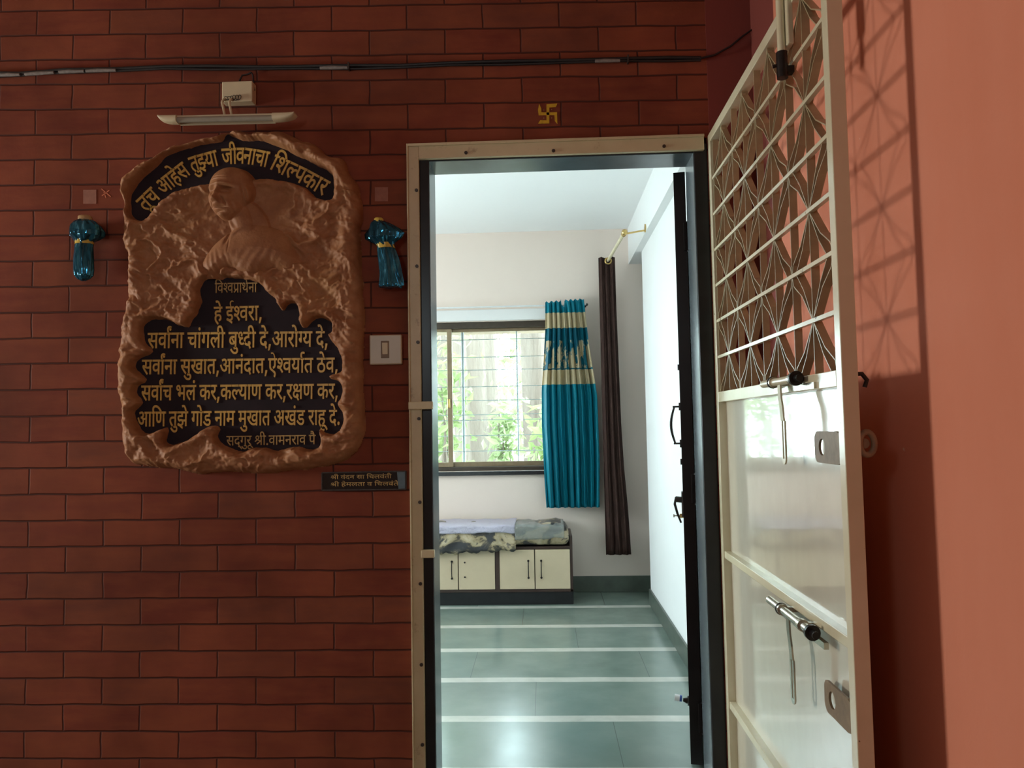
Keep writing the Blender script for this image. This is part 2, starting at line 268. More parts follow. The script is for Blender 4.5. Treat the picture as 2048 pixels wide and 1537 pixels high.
 52: '395,42 341,-12 302,21 265,54 230,87 197,120 166,151 138,181 113,209 92,234 75,256 62,275 53,292 46,305 43,317 41,329 40,340 42,352 47,364 55,376 67,385 83,391 104,393 120,392 134,388 148,382 159,373 171,362 181,349 205,363 224,380 238,399 248,420 254,443 256,468 255,483 254,498 251,514 247,528 243,540 239,551 0,551 0,622 424,622 424,551 320,551 329,525 334,494 336,458 334,423 326,392 314,365 298,341 278,319 254,300 227,284 198,268 167,254 199,219 233,183 272,146 312,110 353,75',
 54: '0,551 0,622 693,622 693,551 589,551 589,0 508,0 508,355 504,356 499,356 494,356 478,355 462,351 445,344 429,334 413,319 397,300 382,276 369,245 356,208 279,232 288,261 299,288 311,313 295,324 279,334 263,342 246,348 228,352 209,353 184,350 164,343 148,330 136,313 128,294 126,271 128,246 136,222 148,198 164,175 185,151 210,126 239,100 272,71 309,40 255,-12 217,21 182,53 149,84 119,114 94,145 73,176 57,207 48,240 45,275 48,308 56,337 70,362 87,382 108,398 131,410 156,419 180,424 204,426 233,424 259,420 284,412 308,400 332,387 354,370 396,401 444,420 499,426 505,426 508,551',
 57: '571,551 467,551 467,0 387,0 387,165 368,153 347,143 324,132 297,124 267,120 233,118 198,120 166,127 137,139 111,155 89,174 70,198 57,224 49,254 46,286 52,339 72,383 104,418 146,444 196,459 255,464 264,464 275,463 288,462 300,461 313,460 326,459 337,458 346,456 354,454 349,381 336,384 321,386 306,388 290,390 274,391 259,391 221,388 188,379 162,364 143,343 131,318 127,287 131,256 141,231 158,212 181,199 206,191 235,188 268,191 298,198 324,210 348,226 369,242 387,260 387,551 0,551 0,622 571,622',
 58: '122,189 100,191 80,197 64,206 50,220 43,236 40,255 42,273 48,287 58,299 71,307 86,312 104,314 116,313 129,311 142,306 156,300 172,290 191,276 222,290 250,309 273,335 291,366 301,402 305,443 302,478 292,508 276,532 254,551 228,562 199,566 180,565 165,560 153,552 145,542 140,530 138,516 139,506 142,495 148,484 156,472 169,463 186,454 208,447 236,442 270,440 253,370 196,378 149,394 112,418 87,447 71,480 66,517 70,549 82,577 102,600 129,618 163,628 204,632 235,630 264,622 292,610 318,594 340,572 358,546 373,516 381,480 384,440 380,395 369,353 350,312 324,276 292,246 254,221 284,194 313,165 341,134 368,103 392,73 414,43 350,-1 317,44 286,84 258,118 230,147 204,172 179,194 161,191 142,190|591,551 591,0 510,0 510,551 421,551 421,622 695,622 695,551',
 60: '587,551 587,0 506,0 506,266 487,261 467,257 448,254 428,252 405,251 380,251 352,252 322,254 292,258 262,264 236,270 212,277 198,269 183,261 167,253 196,218 228,182 264,146 301,110 340,75 380,42 326,-12 289,21 254,54 220,87 189,120 160,151 133,181 109,209 89,234 73,256 60,275 51,292 46,305 42,317 41,329 40,340 42,352 47,364 55,376 67,385 83,391 104,393 120,392 134,388 148,382 159,373 171,362 181,350 194,364 203,380 210,398 214,418 216,438 217,458 217,477 215,495 212,512 209,527 205,540 201,551 0,551 0,622 691,622 691,551|369,322 394,322 418,324 440,326 462,329 484,334 506,339 506,551 281,551 285,539 289,526 293,511 296,495 297,477 298,458 297,431 294,407 288,385 281,365 272,348 262,333 297,327 333,323',
 61: '321,69 344,77 363,87 380,98 393,112 400,128 403,148 400,172 390,191 374,208 351,219 319,227 280,229 238,226 202,216 174,200 154,179 142,154 138,124 139,104 143,84 150,64 160,44 176,22 196,0 224,-26 259,-56 302,-89 248,-142 192,-96 145,-51 108,-9 80,34 64,80 58,130 60,154 65,177 74,198 85,216 99,233 115,248 103,261 92,276 82,292 75,310 70,330 69,352 70,370 73,386 79,400 86,413 95,424 106,433 122,443 140,451 158,458 179,462 203,464 229,465 361,465 361,551 0,551 0,622 546,622 546,551 442,551 442,394 230,394 211,394 197,393 186,391 178,389 170,385 164,381 156,372 151,361 149,347 150,334 153,322 159,312 166,302 174,292 183,284 215,293 249,298 284,300 327,298 365,291 396,279 423,264 444,245 460,224 472,202 479,178 481,153 477,117 466,85 447,57 421,34 388,16 348,2',
 66: '170,551 170,0 89,0 89,551 0,551 0,622 273,622 273,551',
 67: '89,551 0,551 0,622 80,622 72,637 66,653 60,669 56,686 54,705 53,724 59,773 79,814 111,849 154,875 206,891 266,896 356,888 440,862 516,820 585,763 648,695 704,615 620,615 515,731 402,801 283,824 240,821 203,811 174,794 152,772 138,746 134,714 135,695 138,677 144,662 150,647 157,634 165,622 273,622 273,551 170,551 170,0 89,0',
 68: '-185,615 -195,638 -204,660 -211,682 -216,704 -219,726 -220,748 -215,789 -201,824 -178,854 -146,878 -107,891 -61,896 -23,893 10,883 39,868 64,845 87,815 108,778 127,734 145,682 163,622 273,622 273,551 170,551 170,0 89,0 89,551 0,551 0,622 87,622 68,685 49,736 28,776 5,803 -23,820 -57,825 -82,822 -102,814 -118,800 -130,782 -137,760 -139,733 -138,711 -135,691 -129,672 -122,653 -114,634 -105,615',
 69: '-248,-12 -212,1 -174,8 -136,11 -90,7 -51,-6 -20,-28 4,-56 17,-90 22,-129 17,-167 1,-201 -24,-229 -60,-251 -104,-264 -157,-268 -219,-263 -275,-248 -324,-222 -370,-188 -414,-147 -455,-100 -394,-57 -368,-87 -344,-113 -320,-136 -296,-155 -271,-170 -246,-182 -218,-190 -189,-194 -157,-196 -98,-188 -63,-163 -51,-122 -54,-102 -62,-86 -76,-73 -93,-64 -111,-59 -131,-57 -148,-58 -165,-59 -180,-62 -194,-67 -208,-72 -222,-79',
 70: '-63,-245 -80,-251 -98,-257 -116,-262 -135,-265 -154,-267 -173,-268 -219,-264 -259,-250 -290,-228 -314,-200 -328,-165 -333,-126 -328,-90 -313,-58 -287,-29 -253,-7 -211,7 -162,11 -114,8 -70,-1 -31,-17 5,-38 38,-62 68,-90 96,-122 121,-154 145,-189 83,-228 47,-177 10,-135 -27,-101 -66,-77 -109,-62 -156,-57 -187,-59 -213,-66 -233,-76 -247,-91 -256,-108 -259,-128 -256,-151 -248,-168 -234,-181 -217,-189 -198,-194 -178,-196 -161,-195 -145,-194 -130,-190 -116,-186 -102,-181 -88,-175',
 75: '-169,615 -183,664 -197,705 -210,740 -225,767 -240,788 -256,804 -274,815 -293,821 -315,823 -329,823 -342,821 -354,818 -365,815 -375,812 -385,809 -409,882 -382,890 -351,894 -318,896 -284,893 -252,885 -224,870 -199,850 -175,820 -154,784 -133,737 -113,681 -94,615',
 76: '-179,615 -197,639 -213,659 -228,674 -243,684 -258,692 -272,698 -287,701 -303,702 -320,703 -333,702 -347,700 -361,697 -375,693 -389,688 -402,682 -428,751 -412,757 -396,763 -380,767 -363,770 -345,772 -326,773 -297,771 -270,763 -246,752 -224,735 -204,716 -187,692 -183,694 -196,726 -209,753 -222,774 -235,792 -249,805 -263,815 -279,822 -296,826 -316,827 -331,827 -344,825 -356,823 -366,820 -376,817 -386,813 -409,882 -382,890 -351,894 -318,896 -284,893 -252,885 -224,870 -199,850 -175,820 -154,784 -133,737 -113,681 -94,615',
 79: '170,551 170,0 89,0 89,551 0,551 0,622 273,622 273,551|90,615 76,664 62,705 48,740 34,767 19,788 3,804 -15,815 -34,821 -56,823 -70,823 -83,821 -95,818 -106,815 -116,812 -126,809 -150,882 -123,890 -92,894 -59,896 -25,893 7,885 34,870 60,850 84,820 106,784 126,737 146,681 165,615',
 81: '-179,-44 -163,-41 -147,-40 -131,-39 -88,-42 -48,-50 -12,-64 20,-83 50,-106 78,-133 103,-163 128,-194 151,-227 94,-268 61,-219 27,-180 -6,-150 -42,-130 -82,-117 -125,-113 -133,-113 -140,-114 -148,-114 -154,-116 -161,-117 -167,-118',
 179: '623,551 623,0 542,0 542,325 521,316 499,308 476,302 450,297 422,294 390,293 358,294 327,297 298,303 272,310 247,318 225,326 196,307 172,288 153,270 139,252 131,231 128,208 129,195 132,181 138,168 146,155 158,143 174,134 194,126 218,122 247,120 254,120 262,120 269,121 266,133 264,145 263,157 265,176 272,191 283,202 297,210 312,214 328,216 353,213 374,204 391,190 403,172 411,154 413,136 412,119 407,104 400,92 391,82 379,73 365,66 377,51 389,36 402,22 416,8 431,-7 448,-24 390,-65 372,-44 355,-24 338,-4 323,16 310,35 298,53 290,52 281,51 272,50 263,50 254,50 245,50 207,52 173,59 141,70 113,86 90,104 71,126 57,151 49,177 46,205 50,240 61,270 80,296 105,320 133,341 164,361 137,381 115,403 97,426 84,450 77,478 74,507 78,540 92,570 114,596 145,616 184,628 231,632 270,629 306,619 338,603 362,580 377,551 382,515 379,485 372,458 359,434 342,413 320,392 295,373 308,370 321,368 336,366 350,365 364,364 379,364 409,365 437,369 464,374 491,383 516,395 542,411 542,551 453,551 453,622 727,622 727,551|153,502 155,481 162,461 174,442 189,426 207,411 228,399 270,433 295,468 303,506 301,521 295,535 286,548 272,558 253,564 229,566 208,564 189,558 174,549 162,536 155,521',
 181: '-190,615 -203,639 -215,663 -226,688 -234,713 -238,738 -240,762 -235,803 -220,836 -196,862 -163,881 -127,892 -85,896 -64,895 -45,893 -26,890 -9,885 7,879 21,872 -1,806 -13,812 -25,817 -37,821 -50,824 -64,826 -78,827 -103,825 -123,817 -139,804 -151,788 -158,769 -160,747 -158,725 -154,704 -146,682 -136,661 -123,638 -108,615',
 185: '208,551 208,234 207,218 202,204 196,193 186,185 174,180 160,178 143,180 125,187 106,199 89,214 74,231 60,250 49,270 43,289 41,308 43,322 47,335 54,345 66,353 82,357 102,359 127,359 127,551 0,551 0,622 296,622 296,551',
 191: '271,222 252,221 232,219 213,215 194,210 177,204 161,197 131,217 105,239 82,263 64,290 54,319 50,352 51,370 54,386 60,400 67,413 76,424 87,433 103,443 120,451 138,458 160,462 186,464 218,465 314,465 314,551 0,551 0,622 512,622 512,551 395,551 395,394 211,394 192,394 178,393 167,391 159,389 151,385 145,381 137,372 132,361 130,347 132,332 136,318 144,306 154,296 164,286 174,277 206,286 239,292 275,294 302,293 328,288 352,281 371,277 390,274 410,272 432,270 455,268 480,268 503,268 524,270 542,272 559,276 573,279 586,283 599,214 584,209 568,205 551,202 532,199 510,198 484,197 470,198 455,199 438,202 443,187 446,171 447,154 442,114 429,80 406,52 374,30 335,14 289,4 309,-4 329,-12 350,-19 371,-26 393,-33 415,-40 382,-110 345,-92 308,-74 273,-56 239,-37 207,-18 176,1 139,4 108,10 82,18 63,30 52,46 48,65 50,79 54,91 62,102 72,110 85,114 101,116 115,115 128,111 142,106 158,97 175,85 194,70 203,69 211,68 219,68 262,70 298,77 328,88 349,105 362,126 366,153 363,173 355,190 342,204 323,214 299,220',
 201: '482,178 456,158 429,141 400,125 366,113 328,105 283,103 235,108 193,121 158,144 132,173 116,209 111,251 112,269 115,286 120,303 127,319 136,334 148,348 119,362 93,380 72,402 55,427 45,458 42,493 47,531 60,564 83,592 113,614 147,628 187,632 220,629 250,620 276,604 295,583 307,559 311,531 307,500 293,471 271,443 210,482 217,489 222,496 226,504 228,511 230,519 230,526 229,536 226,545 220,554 212,562 200,566 184,568 166,566 150,558 136,546 125,530 118,511 116,489 118,469 123,452 132,438 143,426 156,416 172,409 188,404 205,400 223,397 244,401 265,404 288,405 296,405 304,405 312,404 321,403 328,403 333,402 326,332 322,333 317,333 312,333 306,333 302,333 298,333 267,331 241,324 220,312 204,297 194,277 191,254 194,229 204,209 220,193 240,182 264,175 292,173 326,175 356,183 382,195 405,210 426,227 445,245',
 210: '0,622 515,622 515,551 0,551|537,349 523,353 509,355 494,356 478,355 462,351 445,344 429,334 413,319 397,300 382,276 369,245 356,208 279,232 288,261 299,288 311,313 296,324 280,334 264,342 247,348 228,352 209,353 184,350 164,343 148,330 136,313 128,294 126,271 128,246 136,222 148,198 164,175 185,151 210,126 239,100 272,71 309,40 255,-12 217,21 182,53 149,84 119,114 94,145 73,176 57,207 48,240 45,275 48,308 56,337 70,362 87,382 108,398 130,410 155,419 179,424 204,426 233,424 259,420 284,412 308,400 332,387 354,370 396,401 445,420 500,426 510,426 519,425 530,424 539,422 548,420 556,417',
 213: '122,189 100,191 80,197 64,206 50,220 43,236 40,255 42,273 48,287 58,299 71,307 86,312 104,314 116,313 129,311 142,306 156,300 172,290 191,276 222,290 250,309 273,335 291,366 301,402 305,443 302,478 292,508 276,532 254,551 228,562 199,566 180,565 165,560 153,552 145,542 140,530 138,516 139,506 142,495 148,484 156,472 169,463 186,454 208,447 236,442 270,440 253,370 196,378 149,394 112,418 87,447 71,480 66,517 70,549 82,577 102,600 129,618 163,628 204,632 235,630 264,622 292,610 318,594 340,572 358,546 373,516 381,480 384,440 380,395 369,353 350,312 324,276 292,246 254,221 284,194 313,165 341,134 368,103 392,73 414,43 350,-1 317,44 286,84 258,118 230,147 204,172 179,194 161,191 142,190',
 274: '45,53 214,153 180,162 152,175 128,194 113,213 100,234 91,258 84,285 80,318 79,358 79,551 0,551 0,622 583,622 583,551 479,551 479,0 398,0 398,193 92,-13|398,551 160,551 160,369 160,344 161,322 163,304 165,289 169,276 172,266 177,256 183,248 190,240 208,227 232,220 262,217 288,219 313,225 337,236 360,249 380,264 398,280',
 284: '243,40 195,107 447,258 410,266 375,275 342,284 312,294 283,304 257,314 228,295 199,276 168,258 138,239 107,220 76,202 28,270 55,284 82,297 108,312 133,326 158,340 183,354 151,379 127,404 110,428 98,452 91,477 89,503 94,537 108,567 132,594 163,615 202,628 247,632 288,628 325,616 356,596 380,569 394,537 399,500 397,472 389,446 376,422 360,400 341,380 319,361 350,350 385,340 423,330 462,322 500,315 537,310 537,551 461,551 461,622 722,622 722,551 618,551 618,0 537,0 537,234|168,497 170,481 176,464 185,446 200,428 221,410 248,393 268,408 286,425 300,442 310,460 316,480 318,500 316,521 309,537 298,550 283,559 265,564 244,566 225,564 208,558 192,549 178,536 171,518',
 799: '46,-129 56,-89 65,-47 74,-3 83,40 90,80 95,116 192,116 199,105 189,69 177,30 162,-11 146,-52 130,-91 113,-129',
 801: '72,54 74,76 80,94 90,106 103,114 117,119 133,121 150,119 164,114 178,106 188,94 194,76 196,54 194,32 188,15 178,2 164,-7 150,-12 133,-14 117,-12 103,-7 90,2 80,15 74,32',
}
TEXTS = {
 'arc': (13081, [(0,570,[(40,0),(70,570)]),(570,634,[(30,0)]),(1464,1023,[(10,0)]),(2487,531,[(61,0),(75,531)]),(3018,676,[(60,0)]),(3954,570,[(40,0),(69,570)]),(4524,1336,[(191,0),(51,497),(66,1077)]),(6120,1001,[(32,0),(68,742)]),(7121,556,[(57,0)]),(7677,814,[(44,0),(66,555)]),(8491,893,[(30,0),(66,634)]),(9644,939,[(67,0),(58,259)]),(10583,1068,[(210,0),(46,500)]),(11651,1021,[(25,0),(66,762)]),(12672,409,[(52,0)])]),
 'l0': (4061, [(0,815,[(67,0),(57,259)]),(815,963,[(213,0),(57,407)]),(1778,827,[(274,0),(66,568)]),(2605,642,[(41,0),(181,642)]),(3247,814,[(44,0),(66,555)])]),
 'l1': (3181, [(0,531,[(61,0),(75,531)]),(791,491,[(12,0)]),(1282,963,[(213,0),(57,407)]),(2245,668,[(52,0),(66,409)]),(2913,268,[(799,0)])]),
 'l2': (11578, [(0,676,[(60,0)]),(676,815,[(57,0),(66,556),(181,815),(6,900)]),(1491,814,[(44,0),(66,555)]),(2565,893,[(30,0),(66,634),(6,893)]),(3458,563,[(27,0)]),(4021,937,[(54,0),(68,678)]),(5218,571,[(48,0),(69,571)]),(5789,1141,[(201,0),(42,362),(68,882)]),(7190,520,[(42,0),(75,520)]),(7710,268,[(799,0)]),(7978,1023,[(10,0)]),(9001,668,[(52,0),(79,409)]),(9669,861,[(185,0),(51,281)]),(10790,520,[(42,0),(75,520)]),(11310,268,[(799,0)])]),
 'l3': (12945, [(0,676,[(60,0)]),(676,815,[(57,0),(66,556),(181,815),(6,900)]),(1491,814,[(44,0),(66,555)]),(2565,676,[(60,0),(69,676)]),(3241,1077,[(26,0),(66,818)]),(4318,570,[(40,0)]),(4888,268,[(799,0)]),(5156,1023,[(10,0)]),(6179,555,[(44,0),(6,555)]),(6734,779,[(42,0),(66,520)]),(7513,570,[(40,0)]),(8083,268,[(799,0)]),(8351,553,[(20,0)]),(8904,963,[(213,0),(57,407)]),(9867,839,[(51,0),(66,580),(181,839)]),(10706,570,[(40,0)]),(11536,585,[(36,0),(75,585)]),(12121,556,[(57,0)]),(12677,268,[(799,0)])]),
 'l4': (13531, [(0,676,[(60,0)]),(676,815,[(57,0),(66,556),(181,815),(6,900)]),(1491,634,[(30,0)]),(2385,703,[(49,0)]),(3088,678,[(54,0),(6,678)]),(4026,762,[(25,0)]),(4788,409,[(52,0)]),(5197,268,[(799,0)]),(5465,762,[(25,0)]),(6227,1339,[(210,0),(51,500),(66,1080)]),(7566,723,[(39,0)]),(8549,762,[(25,0)]),(9311,409,[(52,0)]),(9720,268,[(799,0)]),(9988,409,[(52,0)]),(10397,712,[(179,0)]),(11109,723,[(39,0)]),(12092,762,[(25,0)]),(12854,409,[(52,0)]),(13263,268,[(799,0)])]),
 'l5': (14353, [(0,1023,[(10,0)]),(1023,982,[(67,0),(39,259)]),(2265,570,[(40,0),(69,570)]),(2835,756,[(33,0),(75,756)]),(3851,822,[(27,0),(79,563)]),(4673,577,[(37,0)]),(5510,814,[(44,0),(66,555)]),(6324,598,[(50,0)]),(7182,598,[(50,0),(69,598)]),(7780,1077,[(26,0),(66,818)]),(8857,570,[(40,0)]),(9687,764,[(9,0)]),(10451,818,[(26,0),(6,818)]),(11269,577,[(37,0)]),(12106,668,[(52,0),(66,409)]),(12774,531,[(61,0),(70,531)]),(13565,520,[(42,0),(75,520)]),(14085,268,[(801,0)])]),
 'l6': (7682, [(0,676,[(60,0)]),(676,520,[(42,0),(81,520)]),(1196,563,[(27,0),(69,563)]),(1759,409,[(52,0),(70,409)]),(2428,966,[(284,0),(68,707)]),(3394,268,[(801,0)]),(3662,815,[(57,0),(66,556)]),(4477,598,[(50,0)]),(5075,555,[(44,0)]),(5630,668,[(52,0),(66,409)]),(6298,556,[(57,0)]),(7114,568,[(46,0),(76,568)])]),
 'n0': (7268, [(0,966,[(284,0),(68,707)]),(1226,556,[(57,0),(6,556)]),(1782,520,[(42,0)]),(2302,555,[(44,0)]),(3117,935,[(60,0),(66,676)]),(4312,893,[(67,0),(30,259)]),(5205,678,[(54,0)]),(5883,556,[(57,0),(6,556)]),(6439,829,[(40,0),(68,570)])]),
 'n1': (7635, [(0,966,[(284,0),(68,707)]),(1226,531,[(61,0),(75,531)]),(1757,598,[(50,0)]),(2355,678,[(54,0)]),(3033,829,[(40,0),(66,570)]),(4122,556,[(57,0)]),(4938,893,[(67,0),(30,259)]),(5831,678,[(54,0)]),(6509,556,[(57,0),(6,556)]),(7065,570,[(40,0),(75,570)])]),
}
# ------------------------------------------------------------------ shared measures (metres)
XP = 0.735            # face of the pink side wall
XG0, XG1 = 0.575, 0.606   # safety gate thickness, parallel to the pink wall
YW = 2.93            # far wall of the inner room
XR = 0.69            # right wall of the inner room
TW = 0.13            # thickness of the entrance wall
CEIL = 2.625

# ------------------------------------------------------------------ materials
def mat_brick():
    n = N('painted_brick'); sep = n.node('ShaderNodeSeparateXYZ'); n.link(n.coord(), sep.inputs[0])
    comb = n.node('ShaderNodeCombineXYZ')
    wob = n.noise(9, 2)
    # the courses rise a little towards the upper left, as laid
    warp = n.math('MULTIPLY', n.math('MULTIPLY', n.math('ADD', sep.outputs['X'], 0.15), 0.0143), n.math('MAXIMUM', n.math('SUBTRACT', sep.outputs['Z'], 0.9), 0.0))
    n.link(n.math('ADD', sep.outputs['X'], n.math('MULTIPLY_ADD', wob, 0.012, 20 * 0.2656 + 1.107)), comb.inputs[0])
    n.link(n.math('ADD', n.math('ADD', sep.outputs['Z'], warp), n.math('MULTIPLY_ADD', n.noise(6, 2), 0.010, 40 * 0.0884 - 0.816)), comb.inputs[1])
    br = n.node('ShaderNodeTexBrick', offset=0.5, offset_frequency=2, squash=1.0)
    n.link(comb.outputs[0], br.inputs['Vector'])
    br.inputs['Color1'].default_value = (0, 0, 0, 1); br.inputs['Color2'].default_value = (1, 1, 1, 1); br.inputs['Mortar'].default_value = (0.5, 0.5, 0.5, 1)
    br.inputs['Scale'].default_value = 1.0; br.inputs['Mortar Size'].default_value = 0.0042; br.inputs['Mortar Smooth'].default_value = 0.7
    br.inputs['Brick Width'].default_value = 0.2656; br.inputs['Row Height'].default_value = 0.0884
    tint = n.ramp(br.outputs['Color'], [(0.0, (0.180, 0.046, 0.030)), (0.35, (0.215, 0.058, 0.036)), (0.65, (0.235, 0.067, 0.038)), (1.0, (0.190, 0.066, 0.042))])
    streak = n.noise(5, 5, 0.6, n.mapped((1.0, 1, 4.5)))
    tint = n.mix(n.ramp(streak, [(0.35, (0, 0, 0)), (0.72, (0.7, 0.7, 0.7))]), tint, (0.28, 0.088, 0.042), 'MIX')
    stain = n.ramp(n.noise(2.3, 4, 0.6), [(0.34, (0.66, 0.64, 0.66)), (0.62, (1.04, 1, 1))])
    tint = n.mix(1.0, tint, stain, 'MULTIPLY')
    col = n.mix(br.outputs['Fac'], tint, (0.070, 0.026, 0.020))
    h = n.math('SUBTRACT', n.math('MULTIPLY', n.noise(60, 4), 0.18), br.outputs['Fac'])
    n.bump(h, 0.0035, 0.7)
    return n.set(col, 0.75, spec=0.1)
def mat_wallpaint(name, col, sc=1.2, var=0.06, rough=0.75, spec=0.25):
    n = N(name); f = n.noise(sc, 5, 0.6); f2 = n.noise(90, 3)
    d = tuple(c * (1 - var) for c in col) + (1,); l = tuple(min(1, c * (1 + var)) for c in col) + (1,)
    n.bump(f2, 0.0006, 0.6)
    return n.set(n.ramp(f, [(0.3, d), (0.7, l)]), rough, spec=spec)
def mat_pink():
    n = N('pink_distemper')
    vec = n.mapped((1, 1, 0.25))
    f = n.noise(2.2, 5, 0.6, vec)
    c = n.ramp(f, [(0.3, (0.64, 0.225, 0.135)), (0.55, (0.69, 0.265, 0.170)), (0.75, (0.70, 0.245, 0.140))])
    chips = n.ramp(n.noise(17, 2, 0.5), [(0.775, (0, 0, 0)), (0.79, (1, 1, 1))])
    c = n.mix(chips, c, (0.76, 0.50, 0.38))
    n.bump(n.noise(70, 4), 0.0008, 0.7)
    return n.set(c, 0.7, spec=0.25)
def mat_floor():
    n = N('green_kota_stone'); sep = n.node('ShaderNodeSeparateXYZ'); n.link(n.coord(), sep.inputs[0])
    # pale marble strips across the room, 0.47 m apart
    wob = n.math('MULTIPLY_ADD', n.noise(3, 1), 0.012, -0.006)
    fr = n.math('FRACT', n.math('DIVIDE', n.math('ADD', n.math('ADD', sep.outputs['Y'], wob), 4.7 - 0.105), 0.47))
    strip = n.math('LESS_THAN', fr, 0.135)
    cell = n.math('FLOOR', n.math('DIVIDE', n.math('ADD', sep.outputs['Y'], 4.7 - 0.105), 0.47))
    # slabs in each band, butt joints at changing places
    sh = n.math('FRACT', n.math('MULTIPLY', cell, 0.37))
    u = n.math('ADD', n.math('DIVIDE', sep.outputs['X'], 0.85), sh)
    joint = n.math('LESS_THAN', n.math('FRACT', u), 0.003)
    wn_ = n.node('ShaderNodeTexWhiteNoise', noise_dimensions='2D'); cb = n.node('ShaderNodeCombineXYZ')
    n.link(n.math('FLOOR', u), cb.inputs[0]); n.link(cell, cb.inputs[1]); n.link(cb.outputs[0], wn_.inputs['Vector'])
    cloud = n.noise(5, 4, 0.55)
    green = n.ramp(cloud, [(0.3, (0.155, 0.205, 0.172)), (0.5, (0.185, 0.235, 0.200)), (0.72, (0.225, 0.272, 0.230))])
    green = n.mix(n.math('MULTIPLY', wn_.outputs['Value'], 0.35), green, (0.16, 0.24, 0.22))
    green = n.mix(joint, green, (0.11, 0.14, 0.125))
    marble = n.ramp(n.noise(11, 5), [(0.3, (0.46, 0.47, 0.41)), (0.7, (0.58, 0.58, 0.52))])
    c = n.mix(strip, green, marble)
    n.bump(n.noise(11, 2), 0.0006, 0.5)
    return n.set(c, n.ramp(n.noise(5, 3), [(0.3, (0.19, 0.19, 0.19)), (0.7, (0.26, 0.26, 0.26))]), spec=0.9)
def mat_beige_steel():
    n = N('beige_painted_steel')
    base = n.ramp(n.noise(7, 5, 0.6), [(0.3, (0.53, 0.47, 0.29)), (0.7, (0.63, 0.57, 0.38))])
    dirt = n.ramp(n.noise(26, 5, 0.7), [(0.60, (0, 0, 0)), (0.70, (0.6, 0.6, 0.6))])
    n.bump(n.noise(40, 3), 0.0006, 0.5)
    return n.set(n.mix(dirt, base, (0.30, 0.22, 0.14)), 0.42)
def mat_cream():
    n = N('cream_gate_paint')
    base = n.ramp(n.noise(5, 5, 0.6), [(0.3, (0.57, 0.53, 0.36)), (0.7, (0.66, 0.62, 0.46))])
    chip = n.ramp(n.noise(30, 5, 0.7), [(0.69, (0, 0, 0)), (0.72, (1, 1, 1))])
    n.bump(n.noise(16, 3), 0.0010, 0.35)
    return n.set(n.mix(chip, base, (0.16, 0.10, 0.06)), 0.22, spec=0.6)
def mat_sheet():
    n = N('cream_gloss_sheet')
    base = n.ramp(n.noise(3.5, 5, 0.6, n.mapped((1, 1, 0.5))), [(0.3, (0.56, 0.53, 0.43)), (0.7, (0.66, 0.63, 0.52))])
    n.bump(n.noise(7, 2, 0.4), 0.006, 0.35)
    return n.set(base, 0.15, spec=0.9, coat=0.8)
def mat_stone():
    n = N('brown_cast_stone')
    c = n.ramp(n.noise(16, 6, 0.65), [(0.25, (0.23, 0.095, 0.042)), (0.5, (0.31, 0.14, 0.062)), (0.75, (0.40, 0.20, 0.10))])
    ochre = n.ramp(n.noise(5, 3), [(0.5, (0, 0, 0)), (0.75, (0.55, 0.55, 0.55))])
    n.bump(n.noise(120, 4), 0.0012, 0.6)
    return n.set(n.mix(ochre, c, (0.42, 0.22, 0.09)), 0.6, spec=0.3)
def mat_film():
    n = N('blue_plastic_film')
    f = n.noise(22, 4, 0.6, n.mapped((1, 1, 0.35)))
    n.bump(n.noise(34, 3, 0.5, n.mapped((1, 1, 0.22))), 0.010, 0.8)
    return n.set(n.ramp(f, [(0.3, (0.010, 0.055, 0.10)), (0.55, (0.03, 0.21, 0.36)), (0.78, (0.14, 0.52, 0.75))]), 0.12, metal=0.8, spec=0.8)  # brightest blue stop stands in for highlights on the film
def mat_curtain():
    n = N('teal_banded_curtain'); uv = n.node('ShaderNodeUVMap').outputs[0]
    sep = n.node('ShaderNodeSeparateXYZ'); n.link(uv, sep.inputs[0]); U, Vv = sep.outputs['X'], sep.outputs['Y']   # U metres along the cloth, V height in metres
    teal, beige, navy = (0.006, 0.27, 0.37, 1), (0.66, 0.56, 0.36, 1), (0.004, 0.15, 0.22, 1)
    lo, hi = 0.6, 2.1
    q = n.math('DIVIDE', n.math('SUBTRACT', Vv, lo), hi - lo)
    pos = lambda z: (z - lo) / (hi - lo)
    bands = n.ramp(q, [(0.0, teal), (pos(1.482), beige), (pos(1.590), navy), (pos(1.885), beige), (pos(1.995), teal)], 'CONSTANT')
    vm = n.node('ShaderNodeCombineXYZ'); n.link(n.math('MULTIPLY', U, 9.0), vm.inputs[0]); n.link(n.math('MULTIPLY', Vv, 6.0), vm.inputs[1])
    vo = n.node('ShaderNodeTexVoronoi', feature='SMOOTH_F1'); vo.inputs['Scale'].default_value = 1.0; vo.inputs['Randomness'].default_value = 0.75
    n.link(vm.outputs[0], vo.inputs['Vector'])
    nz = n.noise(3.0, 3, 0.6, vm.outputs[0], 1.5)
    mot = n.math('LESS_THAN', n.math('ADD', vo.outputs['Distance'], n.math('MULTIPLY', nz, 0.55)), 0.72)
    inb = n.math('MULTIPLY', n.math('GREATER_THAN', Vv, 1.600), n.math('LESS_THAN', Vv, 1.800))
    c = n.mix(n.math('MULTIPLY', mot, inb), bands, beige)
    weave = n.noise(220, 2)
    n.set(c, 0.55, spec=0.3); n.bump(weave, 0.0004, 0.5)
    tr = n.node('ShaderNodeBsdfTranslucent'); n.link(c, tr.inputs[0]); mx = n.node('ShaderNodeMixShader'); mx.inputs[0].default_value = 0.35
    n.link(n.b.outputs[0], mx.inputs[1]); n.link(tr.outputs[0], mx.inputs[2]); n.link(mx.outputs[0], n.out.inputs[0])
    return n.m
